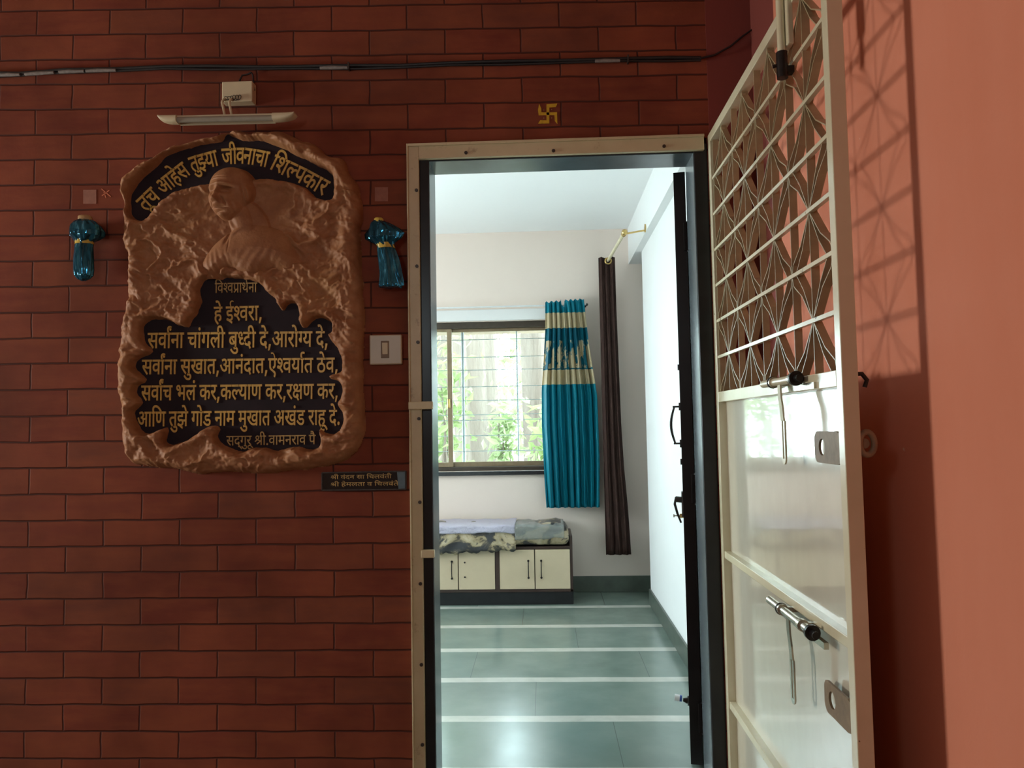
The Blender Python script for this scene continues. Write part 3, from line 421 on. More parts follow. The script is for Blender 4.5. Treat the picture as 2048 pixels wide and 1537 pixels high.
def mat_brown_curtain():
    n = N('dark_brown_curtain'); f = n.noise(60, 4, 0.7, n.mapped((1, 1, 0.25)))
    n.bump(n.noise(150, 3), 0.001, 0.6)
    return n.set(n.ramp(f, [(0.35, (0.028, 0.014, 0.011)), (0.7, (0.064, 0.033, 0.026))]), 0.8, spec=0.2)
def mat_cushion():
    n = N('patterned_cushion_cover')
    f = n.noise(5.5, 5, 0.6, n.mapped((1, 1, 1.5)), 0.8)
    g = n.noise(26, 4, 0.6)
    c = n.ramp(f, [(0.47, (0.035, 0.034, 0.038)), (0.51, (0.10, 0.085, 0.06)), (0.55, (0.42, 0.33, 0.20)), (0.70, (0.60, 0.52, 0.38))])
    c = n.mix(n.ramp(g, [(0.60, (0, 0, 0)), (0.66, (0.8, 0.8, 0.8))]), c, (0.05, 0.045, 0.05))
    return n.set(c, 0.35, spec=0.5)
def mat_plastic(name, rough, trans):
    n = N(name)
    h = n.noise(26, 4, 0.65, dist=1.2); n.bump(h, 0.02, 0.8)
    n.set((0.70, 0.66, 0.80, 1) if trans < 0.5 else (0.80, 0.82, 0.78, 1), rough, spec=1.0); n.b.inputs['Transmission Weight'].default_value = trans; n.b.inputs['IOR'].default_value = 1.35  # lavender base paints in the sky's sheen; the crumpled sheet is neutral
    return n.m
def mat_bark():
    n = N('tree_bark'); f = n.noise(9, 6, 0.7, n.mapped((1, 1, 0.12)), 0.5)
    n.bump(f, 0.05, 0.8)
    return n.set(n.ramp(f, [(0.3, (0.105, 0.080, 0.062)), (0.55, (0.150, 0.122, 0.098)), (0.75, (0.195, 0.165, 0.135))]), 0.85)
def mat_leaf(name, col):
    n = N(name); f = n.noise(3, 3)
    d = tuple(c * 0.7 for c in col) + (1,)
    c = n.ramp(f, [(0.3, d), (0.7, tuple(col) + (1,))]); n.set(c, 0.5)
    tr = n.node('ShaderNodeBsdfTranslucent'); n.link(c, tr.inputs[0]); mx = n.node('ShaderNodeMixShader'); mx.inputs[0].default_value = 0.45
    n.link(n.b.outputs[0], mx.inputs[1]); n.link(tr.outputs[0], mx.inputs[2]); n.link(mx.outputs[0], n.out.inputs[0])
    return n.m
def mat_glass():
    n = N('window_glass'); g = n.node('ShaderNodeBsdfGlossy'); g.inputs['Roughness'].default_value = 0.02
    t = n.node('ShaderNodeBsdfTransparent'); t.inputs[0].default_value = (0.96, 0.98, 0.97, 1)
    fz = n.node('ShaderNodeFresnel'); fz.inputs[0].default_value = 1.45
    mx = n.node('ShaderNodeMixShader'); n.link(n.math('MULTIPLY', fz.outputs[0], 0.6), mx.inputs[0]); n.link(t.outputs[0], mx.inputs[1]); n.link(g.outputs[0], mx.inputs[2])
    n.link(mx.outputs[0], n.out.inputs[0]); return n.m

m_brick = mat_brick(); m_pink = mat_pink(); m_floor = mat_floor()
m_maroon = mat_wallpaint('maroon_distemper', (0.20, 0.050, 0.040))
m_white = mat_wallpaint('white_distemper', (0.80, 0.80, 0.785), 0.9, 0.03)
m_warmwall = mat_wallpaint('warm_white_distemper', (0.82, 0.70, 0.615), 0.9, 0.03)
m_ceil = mat_wallpaint('ceiling_white', (0.90, 0.90, 0.89), 0.7, 0.02)
m_porch = mat_wallpaint('porch_plaster', (0.42, 0.27, 0.20))
m_porchfloor = plain('porch_stone_floor', (0.15, 0.13, 0.11), 0.5, scale=6)
m_steel = mat_beige_steel(); m_cream = mat_cream(); m_sheet = mat_sheet()
m_black = plain('black_varnished_wood', (0.014, 0.015, 0.017), 0.3, var=0.3, scale=8, spec=0.35)
m_litjamb = plain('lit_jamb_grey_blue', (0.085, 0.105, 0.115), 0.26, var=0.15, scale=6, spec=0.5)  # lit twin of the black jamb: brightness of the reveals put into colour
m_strip = plain('shaded_strip_paint', (0.36, 0.295, 0.175), 0.35, var=0.15, scale=20)  # cream darkened: shade between the grille strips put into the colour
m_stone = mat_stone()
m_indigo = plain('dark_indigo_panel', (0.016, 0.009, 0.014), 0.6, var=0.25, scale=12, spec=0.2)
m_gold = plain('gold_lettering', (0.60, 0.39, 0.09), 0.4, var=0.15, scale=60)
m_dimgold = plain('dull_gold_lettering', (0.44, 0.30, 0.10), 0.4, var=0.2, scale=60)
m_screw = plain('dark_screw_metal', (0.06, 0.05, 0.045), 0.45, metal=0.6, var=0.3, scale=80)
m_darkmetal = plain('blackened_metal', (0.022, 0.018, 0.017), 0.35, metal=0.5, var=0.3, scale=50)
m_rust = plain('brown_painted_plate', (0.21, 0.145, 0.085), 0.5, var=0.2, scale=40)
m_chrome = plain('worn_chrome', (0.55, 0.53, 0.46), 0.25, metal=0.9, var=0.15, scale=40)
m_brass = plain('brass', (0.60, 0.42, 0.16), 0.28, metal=0.85, var=0.15, scale=40)
m_rod = plain('ivory_rod_paint', (0.74, 0.66, 0.45), 0.35, var=0.06)
m_plasticcream = plain('cream_plastic', (0.62, 0.56, 0.38), 0.4, var=0.06, scale=18)
m_ivory = plain('ivory_switch_plastic', (0.50, 0.44, 0.31), 0.35, var=0.05, scale=18)
m_tubeglass = plain('frosted_tube', (0.30, 0.29, 0.24), 0.25, var=0.08)
m_cable = plain('black_cable_sheath', (0.012, 0.012, 0.014), 0.45, var=0.3, scale=40)
m_tape = plain('grey_cable_wrap', (0.22, 0.21, 0.20), 0.4, var=0.3, scale=60)
m_film = mat_film(); m_yellowtape = plain('yellow_tape', (0.55, 0.40, 0.07), 0.3, var=0.2, scale=60)
m_tancap = plain('tan_lamp_cap', (0.36, 0.23, 0.10), 0.4, var=0.15, scale=40)
m_yellow = plain('yellow_emblem_paint', (0.58, 0.37, 0.02), 0.45, var=0.15, scale=60)
m_nameplate = plain('black_nameplate', (0.006, 0.006, 0.008), 0.18, var=0.3)
m_bluetape = plain('clear_blue_tape', (0.10, 0.16, 0.20), 0.12, var=0.2)
m_curtain = mat_curtain(); m_browncurtain = mat_brown_curtain()
m_carcass = plain('dark_walnut_laminate', (0.048, 0.026, 0.020), 0.4, var=0.2, scale=8)
m_doorcream = plain('cream_laminate', (0.62, 0.50, 0.34), 0.35, var=0.04, scale=8)
m_cushion = mat_cushion(); m_plastic = mat_plastic('sky_sheen_plastic', 0.30, 0.3); m_crumple = mat_plastic('crumpled_clear_plastic', 0.16, 0.8)
m_bronze = plain('bronze_aluminium', (0.27, 0.20, 0.12), 0.35, metal=0.35, var=0.12)
m_bronze_dark = plain('dark_bronze_aluminium', (0.06, 0.045, 0.032), 0.35, metal=0.35, var=0.12)
m_blackstone = plain('black_granite', (0.02, 0.02, 0.022), 0.2, var=0.3, scale=60)
m_skirt = plain('green_stone_skirting', (0.085, 0.105, 0.085), 0.3, var=0.2, scale=9)
m_grill = plain('pale_blue_grille_paint', (0.34, 0.40, 0.42), 0.5)
m_bark = mat_bark(); m_leaf = mat_leaf('bright_leaf', (0.26, 0.35, 0.14)); m_leaf2 = mat_leaf('pale_leaf', (0.31, 0.39, 0.19)); m_glass = mat_glass()
m_ground = plain('sunny_earth', (0.28, 0.25, 0.20), 0.9, var=0.2, scale=3)
m_concrete = plain('sunshade_concrete', (0.30, 0.24, 0.18), 0.85, var=0.2, scale=5)
m_doorface = plain('white_door_laminate', (0.80, 0.80, 0.78), 0.3, var=0.03)
m_bluecap = plain('blue_plastic', (0.015, 0.06, 0.26), 0.3); m_whitecap = plain('white_plastic', (0.75, 0.76, 0.76), 0.35, var=0.05)
m_patch = plain('faded_wall_patch', (0.30, 0.125, 0.085), 0.7, var=0.15, scale=40)
m_scratch = plain('orange_crayon', (0.62, 0.20, 0.10), 0.7, var=0.15, scale=80)

# ------------------------------------------------------------------ the setting: porch
w = MB()
w.box(-5.4, -0.45, 0, TW, 0, 2.95).box(0.575, 0.583, 0, TW, 0, 2.95).box(-0.45, 0.575, 0, TW, 2.167, 2.95)
struct(w.build('wall_front', m_brick))
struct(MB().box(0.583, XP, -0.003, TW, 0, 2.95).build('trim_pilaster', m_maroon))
struct(MB().box(XP, XP + 0.12, -3.6, -0.245, 0, 2.95).build('wall_right', m_pink))
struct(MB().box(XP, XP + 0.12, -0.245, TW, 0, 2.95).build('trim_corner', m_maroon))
struct(MB().box(-5.4, XP + 0.12, -3.6, 0.0, -0.1, 0).build('floor_porch', m_porchfloor))
struct(MB().box(-5.4, XP + 0.12, -3.72, TW, 2.95, 3.05).build('ceiling_porch', m_porch))
w = MB()   # far left end of the porch, with its entrance opening
w.box(-5.52, -5.4, -3.6, -1.06, 0, 2.95).box(-5.52, -5.4, -0.54, TW, 0, 2.95).box(-5.52, -5.4, -1.06, -0.54, 0, 1.12).box(-5.52, -5.4, -1.06, -0.54, 1.88, 2.95)
struct(w.build('wall_left', m_porch))
w = MB()   # behind the viewer, with a small high opening added to let fill light in
w.box(-5.52, -1.50, -3.72, -3.6, 0, 2.95).box(-1.00, XP + 0.12, -3.72, -3.6, 0, 2.95).box(-1.50, -1.00, -3.72, -3.6, 0, 1.72).box(-1.50, -1.00, -3.72, -3.6, 2.18, 2.95)
struct(w.build('wall_back', m_porch))

# ------------------------------------------------------------------ the setting: inner room
struct(MB().box(-2.6, 1.7, 0.0, YW + 0.1, -0.1, 0.0).build('floor_room', m_floor))
struct(MB().box(-2.72, 1.7, TW, YW + 0.1, CEIL, CEIL + 0.1).build('ceiling', m_ceil))
w = MB()
w.box(-2.6, -0.45, TW, TW + 0.012, 0, CEIL).box(0.56, 1.7, TW, TW + 0.012, 0, CEIL).box(-0.45, 0.56, TW, TW + 0.012, 2.16, CEIL)
struct(w.build('wall_entrance', m_white))
WX0, WX1, WZ0, WZ1 = -1.30, 0.10, 0.872, 1.965
w = MB()
w.box(-2.6, WX0, YW, YW + 0.12, 0, CEIL).box(WX1, 1.7, YW, YW + 0.12, 0, CEIL).box(WX0, WX1, YW, YW + 0.12, 0, WZ0).box(WX0, WX1, YW, YW + 0.12, WZ1, CEIL)
struct(w.build('wall_far', m_warmwall))
w = MB().box(XR, XR + 0.12, TW + 0.012, 2.55, 0, CEIL)
struct(w.build('wall_right', m_white)).name = 'wall_room_right'
struct(MB().box(0.645, XR + 0.12, TW + 0.012, YW, 2.362, CEIL).build('trim_beam', m_white))
w = MB()
w.box(-2.72, -2.6, TW, 0.83, 0, CEIL).box(-2.72, -2.6, 2.17, YW + 0.1, 0, CEIL).box(-2.72, -2.6, 0.83, 2.17, 0, 0.93).box(-2.72, -2.6, 0.83, 2.17, 2.07, CEIL)
struct(w.build('wall_room_left', m_white))  # unseen wall, its opening added to go with the fill lamp
struct(MB().box(1.6, 1.7, TW, YW, 0, CEIL).build('wall_passage', m_white))
struct(MB().box(-2.6, 1.6, YW - 0.014, YW, 0, 0.112).build('baseboard_far', m_skirt, bevel=0.003))
struct(MB().box(XR - 0.014, XR, TW + 0.02, 2.55, 0, 0.10).build('baseboard_right', m_skirt, bevel=0.003))

# far window: bronze sliding frames, glass, white pelmet board, black sill
win = struct_empty('window_1', (-0.6, YW + 0.05, WZ0))
f = MB()
f.box(WX0, WX1, YW + 0.02, YW + 0.10, WZ1 - 0.045, WZ1).box(WX0, WX1, YW + 0.02, YW + 0.10, WZ0, WZ0 + 0.03)
f.box(WX0, WX0 + 0.04, YW + 0.02, YW + 0.10, WZ0, WZ1).box(WX1 - 0.04, WX1, YW + 0.02, YW + 0.10, WZ0, WZ1)
f.build('window_frame', m_bronze_dark, win, bevel=0.003)
for (a, b, y) in ((WX0 + 0.04, -0.665, 0.03), (-0.705, WX1 - 0.03, 0.062)):
    s = MB(); z0, z1 = WZ0 + 0.03, WZ1 - 0.045; yy = YW + y
    s.box(a, a + 0.036, yy, yy + 0.025, z0, z1).box(b - 0.036, b, yy, yy + 0.025, z0, z1).box(a + 0.036, b - 0.036, yy, yy + 0.025, z0, z0 + 0.035).box(a + 0.036, b - 0.036, yy, yy + 0.025, z1 - 0.022, z1)
    sash = s.build('sash', m_bronze, win, bevel=0.002)
    MB().box(a + 0.03, b - 0.03, yy + 0.010, yy + 0.014, z0 + 0.03, z1 - 0.018).build('pane', m_glass, sash)
MB().box(-0.700, -0.680, YW - 0.0, YW + 0.03, 1.335, 1.40).build('sash_latch', m_brass, win, bevel=0.004)
struct(MB().box(WX0 - 0.05, WX1 + 0.02, YW - 0.03, YW + 0.02, WZ0 - 0.030, WZ0 - 0.002).build('trim_sill', m_blackstone, bevel=0.003))
struct(MB().box(WX0 - 0.05, WX1 - 0.02, YW - 0.022, YW + 0.0, WZ1 + 0.004, WZ1 + 0.085).build('trim_pelmet', m_white, bevel=0.003))

# security grille outside the window
gr = thing('window_grille', 'thin pale steel window bars seen behind the glass of the far window', 'window grille', (-0.6, YW + 0.16, WZ0))
for k, z in enumerate((0.905, 1.011, 1.127, 1.243, 1.283, 1.390, 1.494, 1.620, 1.717, 1.85)):
    MB().tube([(WX0 - 0.02, YW + 0.16, z), (WX1 + 0.02, YW + 0.16, z)], 0.0032, 6).build('horizontal_bar', m_grill, gr)
for x, r in ((-0.600, 0.011), (-0.190, 0.006), (-1.02, 0.006), (0.06, 0.006)):
    MB().tube([(x, YW + 0.17, WZ0 - 0.02), (x, YW + 0.17, 1.943)], r, 8).build('vertical_bar', m_grill, gr)
tag(MB().box(WX0 - 0.3, WX1 + 0.3, YW + 0.13, YW + 0.62, 1.945, 2.02).build('sunshade', m_concrete, center=True, bevel=0.006), 'brownish concrete sunshade ledge over the outside of the far window', 'sunshade')

# ------------------------------------------------------------------ outdoors: ground, trees, shrubs
struct(MB().box(-9, 9, YW + 0.13, 16, -0.62, -0.5).build('ground', m_ground))
def trunk(name, label, x, y, r, h, seed):
    t = thing(name, label, 'tree', (x, y, -0.5), 'tree trunks outside the window')
    rs = np.random.RandomState(seed); P = []
    ph = rs.rand(5) * 6.28; lean = rs.choice([-1, 1]) * rs.uniform(0.03, 0.07)
    for i in range(26):
        z = -0.5 + h * i / 25; row = []
        rr = r * (1.0 + 0.55 * math.exp(-(z + 0.5) / 0.55) - 0.10 * i / 25)
        for k in range(40):
            q = 2 * math.pi * k / 40
            q2 = rr * (1 + 0.07 * math.sin(5 * q + ph[0]) + 0.05 * math.sin(9 * q + ph[1] + 0.4 * z) + 0.035 * math.sin(17 * q + ph[2] - 0.5 * z))
            row.append((x + lean * i * 0.1 + q2 * math.cos(q), y + q2 * math.sin(q), z))
        P.append(row)
    MB().grid(P, True, True).build('trunk', m_bark, t)
    return t
def leaves(mat, parent, c, size, n, seed, ls=0.07, name='foliage'):
    rs = np.random.RandomState(seed); m = MB(); vs = []; fs = []
    for i in range(n):
        p = np.array(c) + rs.normal(0, 0.45, 3) * np.array(size)
        a = rs.normal(0, 1, 3); a /= np.linalg.norm(a); b = np.cross(a, rs.normal(0, 1, 3)); b /= np.linalg.norm(b)
        L = ls * rs.uniform(0.6, 1.4); W = L * 0.38; o = len(vs)
        nn = np.cross(a, b) * L * 0.12
        vs += [p - a * L, p - a * L * 0.2 + b * W + nn, p + a * L, p - a * L * 0.2 - b * W + nn]
        fs += [(o, o + 1, o + 2, o + 3)]
    m.add(vs, fs); return m.build(name, mat, parent)
trunk('tree', 'broad pale tree trunk behind the middle of the window', -0.72, 6.0, 0.26, 4.6, 1)
trunk('tree', 'slimmer tree trunk to the right behind the window, by the teal curtain', -0.02, 6.9, 0.20, 4.6, 2)
trunk('tree', 'slender tree trunk half hidden by leaves beyond the narrow left sash', -1.30, 7.3, 0.12, 4.6, 3)
def shrub(label, x, y, z, size, n, seed, mat):
    t = thing('shrub', label, 'shrub', (x, y, -0.5), 'leafy shrubs outside the window')
    st = MB()
    rs = np.random.RandomState(seed)
    for k in range(5):
        e = np.array([x + rs.uniform(-.5, .5) * size[0], y + rs.uniform(-.3, .3) * size[1], z + rs.uniform(-.2, .5) * size[2]])
        st.tube([(x + rs.uniform(-.05, .05), y, -0.5), ((x + e[0]) / 2 + rs.uniform(-.08, .08), (y + e[1]) / 2, (z - 0.5) / 2), tuple(e)], [0.022, 0.015, 0.006], 6)
    st.build('stem', m_bark, t)
    leaves(mat, t, (x, y, z), size, n, seed)
shrub('bright green shrub around the brass latched mullion of the window', -0.97, 4.75, 1.45, (0.30, 0.30, 0.85), 420, 11, m_leaf)
shrub('pale green shrub right of the broad trunk', -0.42, 5.35, 1.05, (0.19, 0.15, 0.60), 230, 12, m_leaf2)
shrub('low green shrub by the teal curtain edge of the window', 0.04, 4.7, 0.95, (0.22, 0.2, 0.50), 200, 13, m_leaf)

ft = thing('tree', 'far pale leafy tree filling the gap between the two trunks', 'tree', (-0.2, 10.2, -0.5))
MB().tube([(-0.2, 10.2, -0.5), (-0.15, 10.2, 0.8), (-0.25, 10.2, 2.2), (-0.1, 10.2, 3.2)], [0.14, 0.12, 0.09, 0.04], 12).build('trunk', m_bark, ft)
leaves(m_leaf2, ft, (-0.2, 10.2, 2.0), (1.5, 0.9, 2.2), 900, 21, 0.12)

# ------------------------------------------------------------------ entrance door frame (setting)
fr = struct_empty('trim_doorframe', (0.05, 0.0, 0.0))
ZT = 2.117
MB().box(-0.378, -0.3765, 0.004, TW + 0.010, 0, ZT).box(0.5275, 0.529, 0.004, TW + 0.010, 0, ZT).box(-0.3765, 0.5275, 0.004, TW + 0.010, ZT - 0.0015, ZT).build('lit_reveal_skin', m_litjamb, fr)  # thin added skin in a lighter tone for the light on the reveals
MB().box(-0.411, -0.378, 0.0, TW + 0.012, 0, ZT + 0.03).box(0.529, 0.575, 0.0, TW + 0.012, 0, ZT + 0.03).box(-0.378, 0.529, 0.0, TW + 0.012, ZT, ZT + 0.05).build('wooden_jamb', m_black, fr, bevel=0.002)
m = MB().box(-0.451, -0.411, -0.016, 0.02, 0, 2.168).box(-0.411, 0.562, -0.016, 0.02, 2.120, 2.168)
m.box(-0.451, -0.446, -0.024, -0.016, 0, 2.172).box(-0.446, 0.562, -0.024, -0.016, 2.163, 2.172)
m.build('steel_angle', m_steel, fr, bevel=0.0015)
for u, v in ((833, 381), (834, 533), (836, 685), (838, 838), (840, 1005), (841, 1168), (843, 1330), (845, 1490), (932, 306), (1107, 302), (1328, 293)):
    p = onY(u, v, -0.016)
    MB().disc((p[0], -0.0165, p[2]), (0, -1, 0), 0.0058, 0.0035, 14).build('screw', m_screw, fr)
for z in (1.272, 0.778):      # keepers that take the gate bolts
    MB().box(-0.452 if z > 1 else -0.415, -0.37, -0.030, -0.012, z - 0.013, z + 0.013).build('bolt_keeper', m_steel, fr, bevel=0.003)

# ------------------------------------------------------------------ white entrance door leaf, standing open
dl = struct_empty('door_1', (0.516, 0.2, 0.0))
dv = np.array([0.187, 0.982, 0]); dv /= np.linalg.norm(dv); nv = np.array([-dv[1], dv[0], 0])   # along the leaf, and towards its left face
def leafpt(s, t, z): return np.array([0.5085, 0.165, 0]) + dv * s + nv * t + np.array([0, 0, z])
T2 = 0.0205
def leafbox(mb, s0, s1, t0, t1, z0, z1): return mb.obox(leafpt((s0 + s1) / 2, (t0 + t1) / 2, (z0 + z1) / 2), dv * (s1 - s0) / 2, nv * (t1 - t0) / 2, (0, 0, (z1 - z0) / 2))
leafbox(MB(), 0.004, 0.86, -T2 + 0.001, T2 - 0.001, 0.012, 2.104).build('panel', m_doorface, dl)
m = leafbox(MB(), 0, 0.004, -T2, T2, 0.012, 2.105); leafbox(m, 0.86, 0.864, -T2, T2, 0.012, 2.105).build('edge_band', m_black, dl)
# bow pull handle
hz0, hz1 = 1.122, 1.258; hp = []
for k in range(13):
    q = k / 12; hp.append(leafpt(0.10, T2 + 0.022 + 0.014 * math.sin(math.pi * q), hz0 + (hz1 - hz0) * q))
h = MB().tube(hp, [0.0035 + 0.0015 * math.sin(math.pi * k / 12) for k in range(13)], 10)
for z in (hz0, hz1):
    h.tube([leafpt(0.10, T2, z), leafpt(0.10, T2 + 0.028, z)], 0.0035, 8); leafbox(h, 0.085, 0.115, T2, T2 + 0.006, z - 0.014, z + 0.014)
h.build('pull_handle', m_darkmetal, dl)
# latch lever and lock
h = leafbox(MB(), 0.08, 0.13, T2, T2 + 0.006, 0.855, 0.945)
h.tube([leafpt(0.10, T2, 0.915), leafpt(0.10, T2 + 0.028, 0.918)], 0.011, 12)
h.build('lock_rose', m_screw, dl)
MB().tube([leafpt(0.10, T2 + 0.026, 0.925), leafpt(0.10, T2 + 0.031, 0.90), leafpt(0.10, T2 + 0.022, 0.865), leafpt(0.10, T2 + 0.010, 0.832)], [0.004, 0.0048, 0.0045, 0.0035], 10).build('lever', m_darkmetal, dl)
MB().tube([leafpt(0.10, T2, 0.857), leafpt(0.10, T2 + 0.014, 0.857)], 0.008, 12).build('lock_cylinder', m_brass, dl)
MB().tube([leafpt(0.10, T2 + 0.014, 0.857), leafpt(0.10, T2 + 0.036, 0.857)], 0.0022, 8).disc(leafpt(0.10, T2 + 0.033, 0.857), nv, 0.006, 0.004).build('key', m_chrome, dl)
MB().disc(leafpt(0.10, T2, 1.404), nv, 0.011, 0.006).build('peephole', m_darkmetal, dl)
MB().disc(leafpt(0.10, T2, 1.055), nv, 0.011, 0.006).build('keyhole_cover', m_darkmetal, dl)
st = MB().tube([leafpt(0.12, T2, 0.186), leafpt(0.12, T2 + 0.006, 0.186)], 0.018, 14).tube([leafpt(0.12, T2 + 0.006, 0.186), leafpt(0.12, T2 + 0.022, 0.188)], [0.012, 0.006], 12).build('door_stop', m_darkmetal, dl)
MB().tube([leafpt(0.12, T2 + 0.026, 0.192), leafpt(0.12, T2 + 0.034, 0.193)], 0.0115, 14).build('magnet_ring', m_bluecap, dl)
MB().tube([leafpt(0.12, T2 + 0.034, 0.193), leafpt(0.12, T2 + 0.052, 0.195)], 0.0115, 14).build('magnet_cap', m_whitecap, dl)
for z in (1.865, 0.965, 0.175):
    h = MB().tube([(0.5335, 0.152, z - 0.055), (0.5335, 0.152, z + 0.055)], 0.0075, 10)
    for k in (-0.034, 0.0, 0.034): h.disc((0.5335, 0.152, z + k - 0.001), (0, 0, 1), 0.0085, 0.003, 12)
    h.box(0.516, 0.536, 0.147, 0.152, z - 0.05, z + 0.05)
    h.build('hinge', m_darkmetal, dl)

# ------------------------------------------------------------------ curtains
rod = thing('curtain_rod', 'ivory curtain rod reaching out along the right wall under the ceiling', 'curtain rod', (0.5, 2.4, 2.35))
pa, pb = np.array([0.512, 1.97, 2.352]), np.array([0.4795, 2.742, 2.352])
MB().tube([pa, pb], 0.0105, 14).build('pole', m_rod, rod)
MB().tube([pa - (0, 0.016, 0), pa - (0, 0.010, 0), pa, pa + (0, 0.012, 0)], [0.009, 0.018, 0.018, 0.011], 16).build('finial', m_brass, rod)
br = MB().tube([(0.512, 2.01, 2.352), (0.60, 2.01, 2.366), (0.645, 2.01, 2.372)], 0.0055, 10).disc((0.645, 2.01, 2.385), (-1, 0, 0), 0.026, 0.006)
br.tube([(0.512, 2.004, 2.352), (0.512, 2.018, 2.352)], 0.016, 14)
br.build('bracket', m_brass, rod)

def pleated(xl, xr, zt, zb, yc, amp, folds, nz, nx, ztop=None, phase=0.0, width=1.2):
    """grid of a hanging pleated cloth; xl, xr give the edges for a height z"""
    P, UV = [], []
    for i in range(nz + 1):
        q = i / nz; row, uvr = [], []
        for j in range(nx + 1):
            s = j / nx; top = ztop(s) if ztop else zt
            z = top + (zb - top) * q
            a, b = xl(z), xr(z)
            w1 = 2 * math.pi * folds * s + phase
            squeeze = 0.55 + 0.45 * min(1, q * 2.2)
            x = a + (b - a) * (s + 0.012 * math.sin(2 * w1) * (1 if 0 < j < nx else 0))
            y = yc + amp * squeeze * (math.sin(w1 + 0.5 * math.sin(3.1 * q + s * 4)) + 0.35 * math.sin(2.3 * w1 + 1.3 + q))
            row.append((x, y, z)); uvr.append((s * width, z))
        P.append(row); UV.append(uvr)
    return P, UV
def cloth(name, mat, parent, P, UV, thick=0.0016):
    mb = MB().grid(P, True); o = mb.build(name, mat, parent)
    uvl = o.data.uv_layers.new(name='UVMap'); flat = [q for r in UV for q in r]
    for l in o.data.loops: uvl.data[l.index].uv = flat[l.vertex_index]
    s = o.modifiers.new('thickness', 'SOLIDIFY'); s.thickness = thick; s.offset = 0
    return o
ip = lambda z, tab: float(np.interp(z, [t[0] for t in tab], [t[1] for t in tab]))
tl = [(0.60, 0.010), (0.80, 0.000), (1.20, -0.012), (1.45, -0.008), (1.65, 0.010), (1.90, 0.028), (2.1, 0.030)]
tr_ = [(0.60, 0.384), (0.95, 0.392), (1.40, 0.384), (1.62, 0.355), (1.80, 0.332), (2.1, 0.306)]
tc = thing('curtain', 'teal curtain with beige bands and leafy motifs gathered at the right of the far window', 'curtain', (0.17, 2.83, 0.6))
P, UV = pleated(lambda z: ip(z, tl), lambda z: ip(z, tr_), 2.09, 0.612, 2.825, 0.033, 8, 60, 150, lambda s: 2.078 + 0.012 * math.sin(2 * math.pi * 8 * s) + 0.018 * s + (-0.035 if 0.42 < s < 0.5 else 0), width=1.25)
cloth('drape', m_curtain, tc, P, UV)
rd = thing('curtain_rod', 'thin white rod carrying the teal curtain above the far window', 'curtain rod', (-0.5, 2.86, 2.05))
MB().tube([(-1.45, 2.868, 2.062), (0.325, 2.868, 2.062)], 0.006, 10).build('pole', m_whitecap, rd)
MB().tube([(0.325, 2.868, 2.062), (0.331, 2.868, 2.062), (0.338, 2.868, 2.062)], [0.007, 0.012, 0.005], 12).build('finial', m_darkmetal, rd)
for x in (-1.35, 0.315): MB().tube([(x, 2.868, 2.062), (x, YW, 2.062)], 0.005, 8).disc((x, YW - 0.005, 2.062), (0, 1, 0), 0.014, 0.005).build('bracket', m_darkmetal, rd)

bl = [(0.28, 0.417), (0.8, 0.414), (1.4, 0.414), (2.4, 0.413)]
brr = [(0.28, 0.592), (0.6, 0.578), (0.9, 0.557), (1.2, 0.545), (2.0, 0.532), (2.4, 0.530)]
bc = thing('curtain', 'long dark brown curtain hanging gathered from the ivory rod in the far right corner', 'curtain', (0.48, 2.76, 0.28))
P, UV = pleated(lambda z: ip(z, bl), lambda z: ip(z, brr), 2.385, 0.288, 2.765, 0.014, 3.2, 50, 70, lambda s: 2.378 + 0.004 * math.sin(9 * s), phase=0.8)
cloth('drape', m_browncurtain, bc, P, UV, 0.002)
ring = []
for k in range(25):
    q = 2 * math.pi * k / 24; ring.append((0.480 + 0.021 * math.cos(q), 2.737, 2.348 + 0.021 * math.sin(q)))
MB().tube(ring, 0.0055, 8, False).build('eyelet', m_brass, bc)

# ------------------------------------------------------------------ storage bench with its cushion
bx0, bx1, by0, by1 = -0.83, 0.177, 2.55, 2.905
sb = thing('storage_bench', 'low dark brown storage bench with four cream doors under the far window', 'cabinet', ((bx0 + bx1) / 2, (by0 + by1) / 2, 0.0))
m = MB().box(bx0, bx0 + 0.018, by0, by1, 0.085, 0.385).box(bx1 - 0.018, bx1, by0, by1, 0.085, 0.455).box(bx0, bx1 - 0.018, by0, by1, 0.367, 0.385).box(bx0, bx1, by0, by1, 0.085, 0.103).box(-0.343, -0.314, by0, by1, 0.10, 0.37).box(bx0, bx1, by1 - 0.01, by1, 0.1, 0.37)
m.build('carcass', m_carcass, sb, bevel=0.0015)
MB().box(bx0, bx1, by0 + 0.004, by1, 0, 0.085).build('plinth', m_black, sb, bevel=0.002)
for (a, b, side) in ((bx0 + 0.020, -0.594, 1), (-0.588, -0.345, 0), (-0.312, -0.080, 1), (-0.074, 0.158, -1)):
    d = MB().box(a, b, by0 - 0.004, by0 + 0.014, 0.105, 0.365).build('door', m_doorcream, sb, bevel=0.0015)
    if side:
        hx = b - 0.040 if side > 0 else a + 0.040
        hh = []
        for k in range(11):
            q = k / 10; hh.append((hx, by0 - 0.004 - 0.018 * math.sin(math.pi * q) ** 0.6, 0.180 + 0.112 * q))
        MB().tube(hh, 0.0034, 8).disc((hx, by0 - 0.004, 0.180), (0, -1, 0), 0.0075, 0.006, 12).disc((hx, by0 - 0.004, 0.292), (0, -1, 0), 0.0075, 0.006, 12).build('handle', m_darkmetal, d)
    else:      # the handle is missing here, its two fixings are left
        for zf in (0.285, 0.188): MB().disc((a + 0.041, by0 - 0.004, zf), (0, -1, 0), 0.006, 0.004, 10).build('handle_fixing', m_screw, d)
cu = thing('cushion', 'long cushion in a dark and cream patterned cover under clear plastic on the storage bench', 'cushion', (-0.33, 2.72, 0.385))
P = []
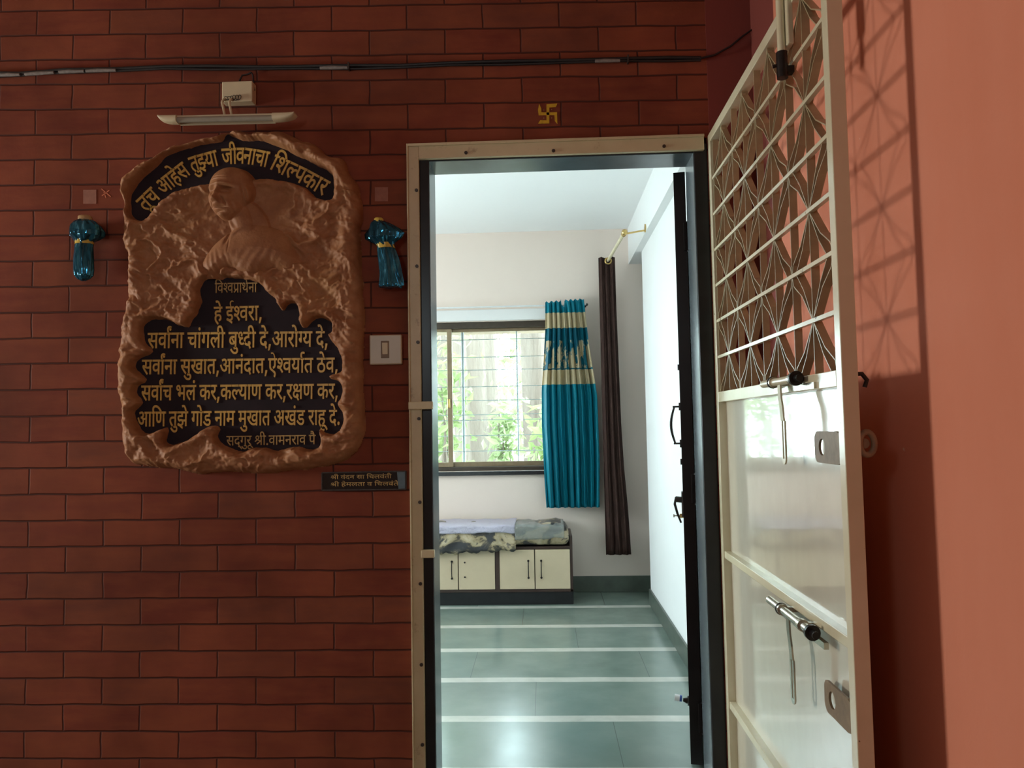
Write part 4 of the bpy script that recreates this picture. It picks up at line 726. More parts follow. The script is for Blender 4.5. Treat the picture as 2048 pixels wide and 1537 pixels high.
X0, X1 = bx0 + 0.005, bx1 - 0.024
for i in range(61):
    s = i / 60; x = X0 + (X1 - X0) * s
    e = min(1.0, min(s, 1 - s) / 0.035); shr = 0.55 + 0.45 * math.sqrt(max(0, 1 - (1 - e) ** 2)) if e < 1 else 1.0
    row = []
    hh = 0.066 + 0.006 * math.sin(s * 9) + 0.005 * math.sin(s * 23)
    for k in range(28):
        q = 2 * math.pi * k / 28
        cy = math.copysign(abs(math.cos(q)) ** 0.45, math.cos(q)); cz = math.copysign(abs(math.sin(q)) ** 0.55, math.sin(q))
        row.append((x, 2.715 + 0.185 * cy * (0.9 + 0.1 * shr), 0.386 + hh + hh * shr * cz))
    P.append(row)
mb = MB().grid(P, True, True); mb.add(P[0], [tuple(range(28))]); mb.add(P[-1], [tuple(range(28))[::-1]])
mb.build('cover', m_cushion, cu)
# overhanging cloth at the front left
P = []
for i in range(41):
    s = i / 40; x = X0 + (-0.20 - X0) * s; row = []
    low = 0.340 + 0.028 * s + 0.008 * math.sin(31 * s) + 0.004 * math.sin(83 * s)
    for k in range(9):
        t = k / 8; z = 0.50 + (low - 0.50) * t
        row.append((x, 2.521 - 0.004 * math.sin(25 * s + 3 * t) - 0.004 * t, z))
    P.append(row)
o = MB().grid(P, True).build('hanging_edge', m_cushion, cu); sm = o.modifiers.new('t', 'SOLIDIFY'); sm.thickness = 0.002
# clear plastic over the top
for (xa, xb, nm, zz, sd) in ((X0, -0.205, 'plastic_sheet', 0.527, 3), (-0.205, X1 - 0.03, 'crumpled_plastic', 0.522, 5)):
    P = []
    for i in range(61):
        s = i / 60; x = xa + (xb - xa) * s; row = []
        for k in range(26):
            t = k / 25
            wv = (0.010 if sd == 3 else 0.022)
            nz = float(fbm(np.array([x * 14 + sd]), np.array([t * 4.0 + sd]), 4)[0]) - 0.5
            y = 2.890 - 0.375 * min(1, t * 1.28); z = zz + wv * nz * 1.6 + 0.006
            if t > 0.78: z -= (t - 0.78) / 0.22 * (0.050 if sd == 3 else 0.085); y -= 0.004 + 0.010 * nz
            row.append((x, y, z))
        P.append(row)
    o = MB().grid(P, True).build(nm, m_plastic if sd == 3 else m_crumple, cu); sm = o.modifiers.new('t', 'SOLIDIFY'); sm.thickness = 0.0015

# ------------------------------------------------------------------ lettering
_gm = {}
def glyph_mesh(g, bold):
    if (g, bold) in _gm: return _gm[(g, bold)]
    cu_ = bpy.data.curves.new('glyph', 'CURVE'); cu_.dimensions = '2D'; cu_.fill_mode = 'BOTH'; cu_.extrude = 0.02; cu_.offset = bold
    for c in GLYPHS[g].split('|'):
        pts = [tuple(int(q) / 1000.0 for q in p.split(',')) for p in c.split(' ')]
        sp = cu_.splines.new('POLY'); sp.points.add(len(pts) - 1); sp.use_cyclic_u = True
        for i, (x, y) in enumerate(pts): sp.points[i].co = (x, y, 0, 1)
    ob = bpy.data.objects.new('glyph', cu_); COL.objects.link(ob)
    me = bpy.data.meshes.new_from_object(ob.evaluated_get(bpy.context.evaluated_depsgraph_get()))
    r = ([tuple(v.co) for v in me.vertices], [tuple(p.vertices) for p in me.polygons])
    bpy.data.objects.remove(ob); bpy.data.curves.remove(cu_); bpy.data.meshes.remove(me)
    _gm[(g, bold)] = r; return r
def put_glyph(mb, g, fn, yp, depth, bold):
    vs, fs = glyph_mesh(g, bold)
    out = []
    for x, y, z in vs:
        X, Z = fn(x * 1000, y * 1000); out.append((X, yp - depth * (z / 0.02), Z))
    mb.add(out, fs)
def text_line(mb, key, p0, p1, height, yp, depth=0.0025, bold=0.012):
    """p0,p1: world (x,z) of the left and right end of the headline; height of the letter body in metres"""
    w, items = TEXTS[key]
    last = items[-1]; wid = last[0] + last[1]
    e = (np.array(p1) - np.array(p0)); L = np.linalg.norm(e); e /= L; sx = L / wid; sy = height / 632.0
    nrm = np.array([-e[1], e[0]])
    for x, a, gl in items:
        for g, dx in gl:
            put_glyph(mb, g, lambda gx, gy: tuple(np.array(p0) + e * sx * (x + dx + gx) + nrm * sy * (gy - 632)), yp, depth, bold)
def text_path(mb, key, words, path, height, yp, depth=0.0025, bold=0.012):
    w, items = TEXTS[key]; groups = [[items[0]]]
    for a, b in zip(items, items[1:]):
        if b[0] > a[0] + a[1] + 5: groups.append([])
        groups[-1].append(b)
    path = np.array(path); seg = np.r_[0, np.cumsum(np.hypot(*np.diff(path, axis=0).T))]
    S = np.linspace(0, seg[-1], 400); px_ = np.interp(S, seg, path[:, 0]); pz_ = np.interp(S, seg, path[:, 1])
    k = np.ones(31) / 31                    # round off the corners of the path
    pxs = np.convolve(np.pad(px_, 15, 'edge'), k, 'valid'); pzs = np.convolve(np.pad(pz_, 15, 'edge'), k, 'valid')
    pxs[:15] = px_[:15]; pzs[:15] = pz_[:15]; pxs[-15:] = px_[-15:]; pzs[-15:] = pz_[-15:]
    for grp, (xa, xb) in zip(groups, words):
        s0, s1 = np.interp(xa, pxs, S), np.interp(xb, pxs, S); g0 = grp[0][0]; g1 = grp[-1][0] + grp[-1][1]
        sc = (s1 - s0) / (g1 - g0); sy = height / 632.0
        for x, a, gl in grp:
            sm = s0 + (x + a / 2 - g0) * sc
            c = np.array([np.interp(sm, S, pxs), np.interp(sm, S, pzs)])
            t = np.array([np.interp(sm + 0.012, S, pxs) - np.interp(sm - 0.012, S, pxs), np.interp(sm + 0.012, S, pzs) - np.interp(sm - 0.012, S, pzs)]); t /= np.linalg.norm(t)
            nn = np.array([-t[1], t[0]])
            for g, dx in gl:
                put_glyph(mb, g, lambda gx, gy: tuple(c + t * sc * (dx + gx - a / 2) + nn * sy * (gy - 632)), yp, depth, bold)

# ------------------------------------------------------------------ relief plaque
YP = -0.02
W_ = lambda u, v: xz(u, v, YP)
outline = [W_(u, v) for u, v in [(243,365),(250,420),(246,470),(258,530),(254,600),(241,680),(237,760),(243,830),(246,890),(262,925),(300,934),(345,938),(390,947),(450,944),(520,947),(600,940),(650,932),(690,920),(716,895),(728,850),(725,780),(724,700),(726,640),(722,560),(717,480),(722,420),(715,375),(698,345),(685,318),(655,312),(628,288),(590,275),(560,262),(520,267),(480,262),(450,267),(430,275),(395,278),(360,290),(330,300),(300,322),(275,338),(260,350)]]
zo1 = lambda p: W_(p[0] / 3.793 + 220, p[1] / 3.793 + 240)
zo2 = lambda p: W_(p[0] / 3.793 + 220, p[1] / 3.793 + 540)
banner = [zo1(p) for p in [(150,650),(170,540),(250,440),(370,330),(430,270),(520,235),(700,185),(840,160),(890,105),(950,130),(1060,160),(1130,150),(1280,195),(1420,265),(1560,330),(1690,410),(1705,480),(1700,612),(1630,615),(1560,590),(1500,535),(1400,490),(1250,458),(1100,455),(930,470),(770,490),(650,520),(540,542),(480,585),(400,640),(350,705),(290,768),(220,770),(170,735)]]
verse = [zo2(p) for p in [(725,75),(800,48),(1000,62),(1130,88),(1190,160),(1255,215),(1290,280),(1320,300),(1350,262),(1400,252),(1445,300),(1450,415),(1490,430),(1560,365),(1640,368),(1695,410),(1690,470),(1660,500),(1710,560),(1755,640),(1770,700),(1765,770),(1670,812),(1735,840),(1775,890),(1765,960),(1735,1012),(1770,1080),(1780,1130),(1765,1200),(1705,1250),(1640,1242),(1595,1215),(1608,1290),(1600,1340),(1540,1370),(1400,1348),(1280,1380),(1180,1352),(1080,1362),(1010,1385),(900,1350),(840,1312),(812,1260),(825,1195),(740,1202),(640,1272),(540,1320),(470,1330),(420,1292),(432,1205),(300,1250),(240,1222),(190,1140),(185,1070),(240,1010),(200,935),(210,880),(270,835),(200,765),(188,710),(230,665),(320,620),(268,560),(250,470),(260,412),(340,370),(450,380),(530,418),(595,430),(620,380),(660,320),(690,250),(680,170),(695,115)]]
plq = thing('prayer_plaque', 'large brown stone relief plaque with a bald bust and gold verses on bricks', 'plaque', (xz(482, 600)[0], 0.0, xz(482, 600)[1]))
so = smooth_poly(outline, 4)
gx = np.arange(so[:, 0].min() - 0.004, so[:, 0].max() + 0.004, 0.0026); gz = np.arange(so[:, 1].min() - 0.004, so[:, 1].max() + 0.004, 0.0026)
Xg, Zg = np.meshgrid(gx, gz)
so_s = so[::1]
sd = poly_sd(so_s, Xg, Zg) + 0.010 * (fbm(Xg * 26, Zg * 26, 3) - 0.5)
wx = Xg + 0.05 * (fbm(Xg * 9, Zg * 9, 3) - 0.5); wz = Zg + 0.05 * (fbm(Xg * 9 + 40, Zg * 9, 3) - 0.5)
n1 = fbm(wx * 10 + wz * 8, wz * 15 - wx * 5, 4); n2 = fbm(wx * 34, wz * 30 + wx * 12, 4)
ridge = 1 - np.abs(2 * n1 - 1); ridge2 = 1 - np.abs(2 * n2 - 1)
sdb = poly_sd(smooth_poly(banner, 3), Xg, Zg); sdv = poly_sd(smooth_poly(verse, 3), Xg, Zg)
sdp = np.maximum(sdb, sdv)
rim = np.exp(-((sd - 0.035) / 0.028) ** 2)
calm = 1 - 0.75 * np.exp(-(((Xg - xz(505, 440)[0]) / 0.16) ** 2 + ((Zg - xz(505, 440)[1]) / 0.17) ** 2) ** 2)
Hh = 0.024 + calm * (0.024 * ridge ** 1.3 + 0.006 * ridge2 ** 1.2) + 0.012 * rim + 0.010 * np.exp(-((sdp + 0.018) / 0.014) ** 2)
edge = np.clip(sd / 0.030, 0, 1); Hh = Hh * np.sqrt(np.clip(1 - (1 - edge) ** 2, 0, 1))
wob = 0.007 * (fbm(Xg * 45, Zg * 45, 3) - 0.5)
rec = sstep(-0.006, 0.006, sdp + wob)
Hh = np.maximum(Hh * (1 - rec) + 0.010 * rec, 0.0015)
def height_mesh(name, mat, parent, X, Z, H, keep, ybase=0.0):
    idx = -np.ones(X.shape, int); kq = keep[:-1, :-1] & keep[1:, :-1] & keep[:-1, 1:] & keep[1:, 1:]
    used = np.zeros(X.shape, bool)
    used[:-1, :-1] |= kq; used[1:, :-1] |= kq; used[:-1, 1:] |= kq; used[1:, 1:] |= kq
    idx[used] = np.arange(used.sum())
    V = np.stack([X[used], ybase - H[used], Z[used]], 1) - np.array(parent.location)
    a, b, c, d = idx[:-1, :-1][kq], idx[:-1, 1:][kq], idx[1:, 1:][kq], idx[1:, :-1][kq]
    Fq = np.stack([a, b, c, d], 1)
    me = bpy.data.meshes.new(name); me.vertices.add(len(V)); me.vertices.foreach_set('co', V.ravel())
    me.loops.add(Fq.size); me.loops.foreach_set('vertex_index', Fq.ravel()); me.polygons.add(len(Fq))
    me.polygons.foreach_set('loop_start', np.arange(len(Fq)) * 4); me.polygons.foreach_set('loop_total', np.full(len(Fq), 4))
    me.polygons.foreach_set('use_smooth', np.ones(len(Fq), bool)); me.update(calc_edges=True); me.validate()
    me.materials.append(mat); o = bpy.data.objects.new(name, me); COL.objects.link(o); o.parent = parent
    return o
height_mesh('relief_slab', m_stone, plq, Xg, Zg, Hh, sd > -0.003)
for nm, poly in (('banner_panel', banner), ('verse_panel', verse)):
    big = smooth_poly(poly, 2); c0 = big.mean(0)
    P2 = []
    n_ = len(big)
    for i in range(n_):                     # grown a little so that the stone lip overlaps its rim
        t = big[(i + 1) % n_] - big[i - 1]; t /= np.linalg.norm(t); P2.append(big[i])
    MB().prism([tuple(p) for p in P2], -0.0175, -0.004).build(nm, m_indigo, plq)
arcpx = [(266,412),(271,402),(307,368),(373,316),(439,298),(490,295),(542,304),(610,336),(660,363),(668,368)]
mb = MB(); text_path(mb, 'arc', [(W_(a, 300)[0], W_(b, 300)[0]) for a, b in ((272,302),(309,364),(376,431),(443,540),(552,661))], [W_(*p) for p in arcpx], 0.055, -0.0185)
mb.build('arched_lettering', m_gold, plq)
for key, ua, va, ub, vb, hgt, mt in (('l0', 430, 566.5, 514, 565, 0.034, m_dimgold), ('l1', 428, 614, 525, 611.5, 0.050, m_gold), ('l2', 296, 666, 657, 662.5, 0.053, m_gold),
                                    ('l3', 284.5, 720, 677, 715.5, 0.050, m_gold), ('l4', 283, 771.5, 677, 767.5, 0.051, m_gold), ('l5', 275, 824, 681, 820, 0.050, m_gold), ('l6', 453, 872.5, 631, 870, 0.032, m_dimgold)):
    mb = MB(); text_line(mb, key, W_(ua, va), W_(ub, vb), hgt, -0.0185, bold=0.010 if mt is m_gold else 0.004); mb.build('lettering', mt, plq)

# portrait bust in relief: one continuous surface
s_px = 0.001687
gu = np.arange(398, 622, 0.75); gv = np.arange(334, 560, 0.75); Ug, Vg = np.meshgrid(gu, gv)
def ell(cx, cz, rx, rz, D, rot=0.0):
    c, s = math.cos(rot), math.sin(rot); a = (Ug - cx) * c + (Vg - cz) * s; b = -(Ug - cx) * s + (Vg - cz) * c
    q = 1 - (a / rx) ** 2 - (b / rz) ** 2
    return np.where(q > 0, D * np.sqrt(np.maximum(q, 0)), D * q * 2.5)
def smax(a, b, k):
    h = np.clip(0.5 + 0.5 * (a - b) / k, 0, 1); return b * (1 - h) + a * h + k * h * (1 - h)
def gau(cx, cz, sx, sz, a, rot=0.0):
    c, s = math.cos(rot), math.sin(rot); p = (Ug - cx) * c + (Vg - cz) * s; q = -(Ug - cx) * s + (Vg - cz) * c
    return a * np.exp(-0.5 * ((p / sx) ** 2 + (q / sz) ** 2))
skull = ell(469, 383, 45, 44, 44)
face = ell(458, 402, 33.5, 40, 48, -0.16)
jaw = ell(468, 424, 27, 20, 43, -0.45)
head = smax(smax(skull, face, 6), jaw, 8)
g_ = gau
feat = g_(449, 396, 3.6, 11, 8.0, 0.12) + g_(445.5, 410, 4.6, 4.0, 10.0) + g_(440.5, 413, 2.6, 2.2, 4.0) + g_(452, 412.5, 3.0, 2.6, 5.5) + g_(446, 415.5, 6, 1.6, -4.0)
feat += g_(464, 379.5, 12, 2.8, 7.5, 0.10) + g_(436, 381.0, 6.5, 2.8, 6.0, -0.15) + g_(450, 383, 3, 3, -1.5)
feat += g_(464.5, 388.5, 9.0, 5.0, -14.0) + g_(437, 390.0, 6.0, 5.0, -13.0)
feat += g_(464.0, 390, 4.8, 2.4, 5.5) + g_(437.5, 391, 3.2, 2.2, 5.0)
feat += g_(464, 393.8, 6.0, 0.9, -2.8) + g_(464, 386.4, 6.5, 0.9, -2.6) + g_(465, 397.5, 6.5, 1.2, -1.8, 0.1)
feat += g_(474, 404, 8, 6, 4.0) + g_(434, 404, 4.0, 6, 3.0)
feat += g_(463, 412.5, 1.5, 6.5, -3.2, -0.55) + g_(479, 420, 2.0, 9, -1.8, -0.35) + g_(437, 417, 1.2, 6, -3.0, 0.35)
feat += g_(450, 418.5, 6.5, 2.0, 3.6, 0.08) + g_(452.5, 423.6, 9.5, 1.4, -9.0, 0.08) + g_(452, 427.8, 6.5, 1.9, 4.2, 0.05)
feat += g_(452, 432.8, 6.5, 1.6, -5.0) + g_(453, 440.0, 7, 5.0, 6.0)
feat += g_(482, 372, 6, 9, -2.0) + g_(452, 362, 14, 8, 1.6) + 0.8 * np.sin(Vg * 1.1) * np.exp(-((Ug - 452) / 15) ** 2 - ((Vg - 367) / 6) ** 2)
feat += g_(505, 396, 4.2, 10.5, 9.0, -0.10) + g_(503.5, 396, 1.8, 6.5, -7.5, -0.10) + g_(497.5, 398, 1.6, 12, -3.5, -0.1) + g_(502, 408, 2.2, 2.6, 2.5)
head = head + 1.5 * feat * sstep(-8, 6, head)
neck = smax(ell(486, 446, 24, 42, 19, -0.32), ell(508, 450, 30, 48, 9, -0.55), 10)
neck = neck - 6 * np.exp(-((Ug - 470 - 0.5 * (Vg - 445)) / 6.0) ** 2 - ((Vg - 450) / 10.0) ** 2)
sh_top = 456 + 0.0042 * (Ug - 512) ** 2 * np.where(Ug < 512, 1.5, 0.70)          # line of the shoulders
body = 30 * np.sqrt(np.clip((Vg - sh_top + 2) / 46, 0, 1)) - 14 * np.clip((sh_top - Vg) / 12, 0, 3)
body = body - 0.0011 * np.maximum(0, Ug - 500) ** 2 - 0.0042 * np.maximum(0, 450 - Ug) ** 2
on = sstep(2, 12, body)
fold = 0.8 * np.sin((Ug - 0.40 * (Vg - 500)) * 0.55 + 1.8 * np.sin(Vg * 0.06) + 2.2 * fbm(Ug * 0.05, Vg * 0.03, 2)) * sstep(494, 524, Vg) * (1 - sstep(450, 490, Ug))
fold += 0.5 * np.sin(((Ug - 480) * 0.85 + (Vg - 500) * 0.55) * 0.42 + 2.5 * fbm(Ug * 0.04, Vg * 0.04, 2)) * sstep(465, 495, Ug) * (1 - sstep(545, 585, Ug)) * sstep(490, 510, Vg)
collar = g_(481, 466, 13, 3.4, 7.5, -0.62) + g_(458.5, 468, 3.0, 11, 5.0, -0.35) + g_(463, 478, 2.6, 9, -9.0, 0.30) + g_(467, 487, 1.2, 14, -2.0, 0.05)
body = body + (fold + collar) * on
bust = smax(smax(head, neck, 3.5), body, 9)
bottom = 541 + 7 * np.sin(Ug * 0.075 + 1.2) + 5 * (fbm(Ug * 0.07, Vg * 0.07, 3) - 0.5)
fall = np.maximum(0, Vg - (bottom - 22)); bust = bust - 0.028 * fall ** 2 - 0.010 * np.maximum(0, Ug - 560) ** 2
bust = bust + 0.4 * (fbm(Ug * 0.30, Vg * 0.30, 3) - 0.5)
corner = np.array([W_(398, 334), W_(621.5, 334), W_(398, 559.5)])
Xb = corner[0][0] + (corner[1][0] - corner[0][0]) * (Ug - 398) / 223.5 + (corner[2][0] - corner[0][0]) * (Vg - 334) / 225.5
Zb = corner[0][1] + (corner[1][1] - corner[0][1]) * (Ug - 398) / 223.5 + (corner[2][1] - corner[0][1]) * (Vg - 334) / 225.5
Hb = 0.036 + np.clip(bust, -26, 200) * s_px * 0.70
height_mesh('portrait_bust', m_stone, plq, Xb[::-1], Zb[::-1], Hb[::-1], (Hb > 0.004)[::-1])

# ------------------------------------------------------------------ picture lamp over the plaque
pl = thing('picture_lamp', 'cream tube picture lamp on a square box above the relief plaque', 'lamp', (xz(475, 183)[0], 0.0, xz(475, 183)[1]))
(xa, za), (xb, zb) = xz(444, 205, -0.035), xz(505, 162, -0.035)
MB().box(xa, xb, -0.038, 0, za, zb).build('mounting_box', m_plasticcream, pl, bevel=0.003)
YL = -0.085
(x0, z0), (x1, z1) = xz(320, 241.5, YL), xz(591, 235.5, YL)
ex = np.array([x1 - x0, 0, z1 - z0]); Ll = np.linalg.norm(ex); ex /= Ll; ez = np.array([-ex[2], 0, ex[0]]); base = np.array([x0, YL, z0])
def lp(s, y, z): return base + ex * (s * Ll) + ez * z + np.array([0, y, 0])
# housing with curved ends
for (sa, sb_, fl) in ((0.0, 0.135, 1), (0.84, 1.0, -1)):
    P = []
    for i in range(13):
        q = i / 12; s = sa + (sb_ - sa) * q
        tq = q if fl > 0 else 1 - q
        th = 0.0130 * (0.25 + 0.75 * math.sqrt(max(0.0, 1 - (1 - tq) ** 2.4)))
        row = []
        for k in range(20):
            an = 2 * math.pi * k / 20; row.append(lp(s, 0.020 * math.copysign(abs(math.cos(an)) ** .6, math.cos(an)), 0.002 + (0.0125 - th) + th * math.copysign(abs(math.sin(an)) ** .6, math.sin(an)) - (0.0 if math.sin(an) < 0 else 0)))
        P.append(row)
    mb = MB().grid(P, True, True); mb.add(P[0], [tuple(range(20))[::-1]]); mb.add(P[-1], [tuple(range(20))]); mb.build('end_cap', m_plasticcream, pl)
mb = MB().obox(lp(0.4875, 0.006, 0.0105), ex * Ll * 0.354, (0, 0.014, 0), ez * 0.0028)
mb.obox(lp(0.4875, 0.018, 0.0), ex * Ll * 0.354, (0, 0.002, 0), ez * 0.011).build('reflector', m_ivory, pl)
MB().tube([lp(0.13, -0.004, -0.001), lp(0.845, -0.004, -0.001)], 0.0092, 16).build('tube', m_tubeglass, pl)
for u in (449, 463):
    x, z = xz(u, 205, -0.045); x2, z2 = xz(u + 0.5, 233, YL + 0.01)
    MB().tube([(x, -0.036, z + 0.012), (x, -0.052, z + 0.008), (x, -0.064, z - 0.008), (x2, YL + 0.008, z2 + 0.006), (x2, YL + 0.006, z2)], 0.0042, 10).build('arm', m_plasticcream, pl)
c = xz(466, 196, -0.042); co = []
for k in range(90):
    t = k / 89; q = 2 * math.pi * t * 5.5
    co.append((c[0] - 0.026 + 0.052 * t + 0.007 * math.cos(q), -0.0435 - 0.002 * math.sin(q * 0.7), c[1] + 0.010 * math.sin(q) * (0.5 + 0.5 * t)))
MB().tube(co, 0.0011, 6).build('wire_coil', m_cable, pl)
p0, p1 = xz(480, 161, -0.01), xz(503, 132, -0.008); p2 = xz(506, 175, -0.02)
MB().tube([(p0[0], -0.014, p0[1] - 0.004), (p0[0] + 0.008, -0.010, p0[1] + 0.018), (p1[0] - 0.012, -0.009, p1[1] - 0.030), (p1[0], -0.010, p1[1] - 0.024)], 0.0030, 8).build('supply_wire', m_cable, pl)
MB().tube([(p1[0], -0.009, p1[1] - 0.024), (p1[0] + 0.004, -0.008, p1[1] - 0.03), (p2[0] + 0.004, -0.016, p2[1] - 0.01)], 0.0024, 8).build('supply_wire', m_cable, pl)

# ------------------------------------------------------------------ cable run along the wall
cb = thing('cable_run', 'black cable bundle with grey wrappings stapled across the brick wall', 'cable', (-0.7, 0.0, 2.47))
cpx = [(-60, 151), (0, 148), (40, 147), (90, 144), (130, 141), (230, 138), (330, 134), (420, 134), (520, 134), (600, 134), (690, 133), (800, 131), (900, 127), (1020, 124), (1130, 121), (1250, 118.5), (1340, 117), (1402, 116)]
cp = [onY(u, v, -0.010) for u, v in cpx]
for k, (dy, dz, r) in enumerate(((0, 0.002, 0.0058), (0.002, -0.0065, 0.0042))):
    MB().tube([(p[0], p[1] + dy, p[2] + dz + 0.0018 * math.sin(i * 2.1 + k * 2)) for i, p in enumerate(cp)], r, 10).build('cable', m_cable, cb)
for a, b in ((0, 40), (50, 108), (118, 168), (172, 232), (640, 695), (1190, 1240)):
    va = np.interp(a, [q[0] for q in cpx], [q[1] for q in cpx]); vb = np.interp(b, [q[0] for q in cpx], [q[1] for q in cpx])
    A_, B_ = onY(a, va + 2.5, -0.013), onY(b, vb + 2.5, -0.013)
    MB().tube([A_, A_ * 0.6 + B_ * 0.4 + (0, 0, 0.001), B_], [0.0052, 0.0066, 0.0050], 10).build('wrapping', m_tape, cb)
for u in (698, 1256):
    v = np.interp(u, [q[0] for q in cpx], [q[1] for q in cpx]); p = onY(u, v, -0.010)
    MB().box(p[0] - 0.003, p[0] + 0.003, -0.020, 0.0, p[2] - 0.014, p[2] + 0.012).build('clip', m_screw, cb, bevel=0.001)
tl_ = [onY(u, v, -0.014) for u, v in ((1400, 117), (1430, 110), (1462, 92), (1486, 72), (1506, 58), (1520, 36))]
MB().tube(tl_, [0.004, 0.0036, 0.0034, 0.0034, 0.0030, 0.0022], 8).build('loose_end', m_cable, cb)
tl2 = [onY(u, v, -0.012) for u, v in ((1518, 40), (1513, 62), (1508, 92))]
MB().tube(tl2, 0.0012, 6).build('bare_wire', m_tape, cb)

# ------------------------------------------------------------------ two lamps wrapped in blue film
def wrapped(name, label, prof, band, cap, seed, ripple, skirt):
    """prof rows: photo (centre u, v, half width); band rows the same for the tape; cap the same for the lamp cap"""
    YC = -0.045; u0, v0 = prof[0][0], prof[0][1]; o = xz(u0, v0, 0.0)
    t = thing(name, label, 'wall lamp', (o[0], 0.0, o[1]), None)
    rs = np.random.RandomState(seed); ph = rs.rand(6) * 6.28
    def lathe(rows, mat, nm, rip, fl=0.72, grow=0.0, n=56, sub=6):
        R = np.array(rows, float); P = []; T = np.arange(len(R)); tt = np.linspace(0, len(R) - 1, (len(R) - 1) * sub + 1)
        for ti, tq in enumerate(tt):
            u, v, hw = (np.interp(tq, T, R[:, j]) for j in range(3))
            c = onY(u, v, YC); r = hw * 1.63e-3 + grow; row = []
            for k in range(n):
                q = 2 * math.pi * k / n
                f = 1 + rip * (0.5 * math.sin(7 * q + ph[0] + 0.25 * tq) + 0.35 * math.sin(12 * q + ph[1] - 0.5 * tq) + 0.3 * math.sin(4 * q + ph[2] + tq) + 0.18 * math.sin(21 * q + ph[3]))
                row.append((c[0] + r * f * math.cos(q), c[1] + min(r * f * fl, 0.043) * math.sin(q), c[2] + rip * 0.006 * math.sin(5 * q + ph[4])))
            P.append(row)
        mb = MB().grid(P, True, True); mb.add(P[0], [tuple(range(n))]); mb.add(P[-1], [tuple(range(n))[::-1]])
        return mb.build(nm, mat, t)
    lathe(prof, m_film, 'film_wrap', ripple)
    lathe(band, m_yellowtape, 'tape_band', 0.03, grow=0.0025, sub=3)
    lathe(cap, m_tancap if skirt < 1 else m_yellowtape, 'lamp_cap', 0.02, sub=3)
    MB().box(o[0] - 0.018, o[0] + 0.018, -0.03, 0.0, o[1] - 0.055, o[1] - 0.02).build('wall_bracket', m_darkmetal, t, bevel=0.003)
wrapped('wall_lamp', 'wall lamp wrapped in blue plastic film on the brick left of the plaque', [(170, 440, 14), (171, 445, 23), (172, 453, 30), (173, 464, 34), (173, 473, 32), (172, 480, 24), (169, 485, 17.5), (168, 495, 18.5), (168, 515, 19.5), (168.5, 540, 19), (168, 552, 17), (167, 559, 11), (167, 562, 4)],
        [(169, 480, 18.5), (169, 484, 17.5), (169, 489, 18)], [(170, 431, 9), (170, 433, 14), (171, 439, 15.5), (171, 442, 15)], 3, 0.15, 0)
wrapped('wall_lamp', 'wall lamp wrapped in blue plastic film with a flared skirt beside the door frame', [(758, 442, 9), (761, 448, 18), (766, 457, 27), (769, 466, 34), (768, 477, 32), (769, 486, 20), (772, 492, 15.5), (774, 503, 17), (777, 520, 18.5), (780, 545, 20), (781, 562, 23), (782, 572, 25), (782, 575, 22)],
        [(769, 487, 17), (771, 491, 16), (773, 497, 16.5)], [(757, 436, 7), (757.5, 438, 9.5), (758, 444, 10), (759, 447, 9)], 8, 0.24, 1)

# ------------------------------------------------------------------ switch, nameplate, emblem, marks on the wall
sw = thing('light_switch', 'ivory switch plate with one rocker beside the door frame', 'light switch', (xz(770, 699)[0], 0.0, xz(770, 699)[1]))
(xa, za), (xb, zb) = xz(739, 730, -0.018), xz(803, 669, -0.018)
MB().box(xa, xb, -0.018, 0, za, zb).build('plate', m_ivory, sw, bevel=0.004, seg=3)
(xa, za), (xb, zb) = xz(762, 717, -0.019), xz(778, 682, -0.019)
MB().box(xa, xb, -0.0195, -0.016, za, zb).build('rocker_frame', m_rust, sw, bevel=0.004, seg=3)
xm = (xa + xb) / 2; zm = (za + zb) / 2
MB().add([(xm - 0.0095, -0.019, zm - 0.021), (xm + 0.0095, -0.019, zm - 0.021), (xm + 0.0095, -0.0235, zm + 0.023), (xm - 0.0095, -0.0235, zm + 0.023), (xm - 0.0095, -0.017, zm - 0.021), (xm + 0.0095, -0.017, zm - 0.021), (xm + 0.0095, -0.017, zm + 0.023), (xm - 0.0095, -0.017, zm + 0.023)],
         [(0, 1, 2, 3), (4, 7, 6, 5), (0, 4, 5, 1), (1, 5, 6, 2), (2, 6, 7, 3), (3, 7, 4, 0)]).build('rocker', m_plasticcream, sw, bevel=0.001)

npl = thing('nameplate', 'narrow black nameplate with two dull gold lines below the plaque by the door', 'sign', (xz(728, 963)[0], 0.0, xz(728, 963)[1]))
c4 = [xz(644, 981, -0.006), xz(812, 979, -0.006), xz(812, 943, -0.006), xz(644, 946, -0.006)]
MB().prism(c4, -0.006, 0.0).build('plate', m_nameplate, npl, bevel=0.001)
rim_ = MB()
for a, b in zip(c4, c4[1:] + c4[:1]):
    rim_.strip((a[0], -0.0085, a[1]), (b[0], -0.0085, b[1]), 0.004, 0.003, (0, 1, 0))
rim_.build('rim', m_screw, npl)
mb = MB(); text_line(mb, 'n0', xz(661, 951.5, -0.006), xz(783, 949.5, -0.006), 0.0125, -0.0065, 0.0008, 0.004); mb.build('lettering', m_dimgold, npl)
mb = MB(); text_line(mb, 'n1', xz(661, 966, -0.006), xz(797, 964, -0.006), 0.0125, -0.0065, 0.0008, 0.004); mb.build('lettering', m_dimgold, npl)
MB().prism([xz(797, 978, -0.007), xz(810, 977.5, -0.007), xz(810, 944, -0.007), xz(794, 944.5, -0.007)], -0.0078, -0.0068).build('sticky_tape', m_bluetape, npl)

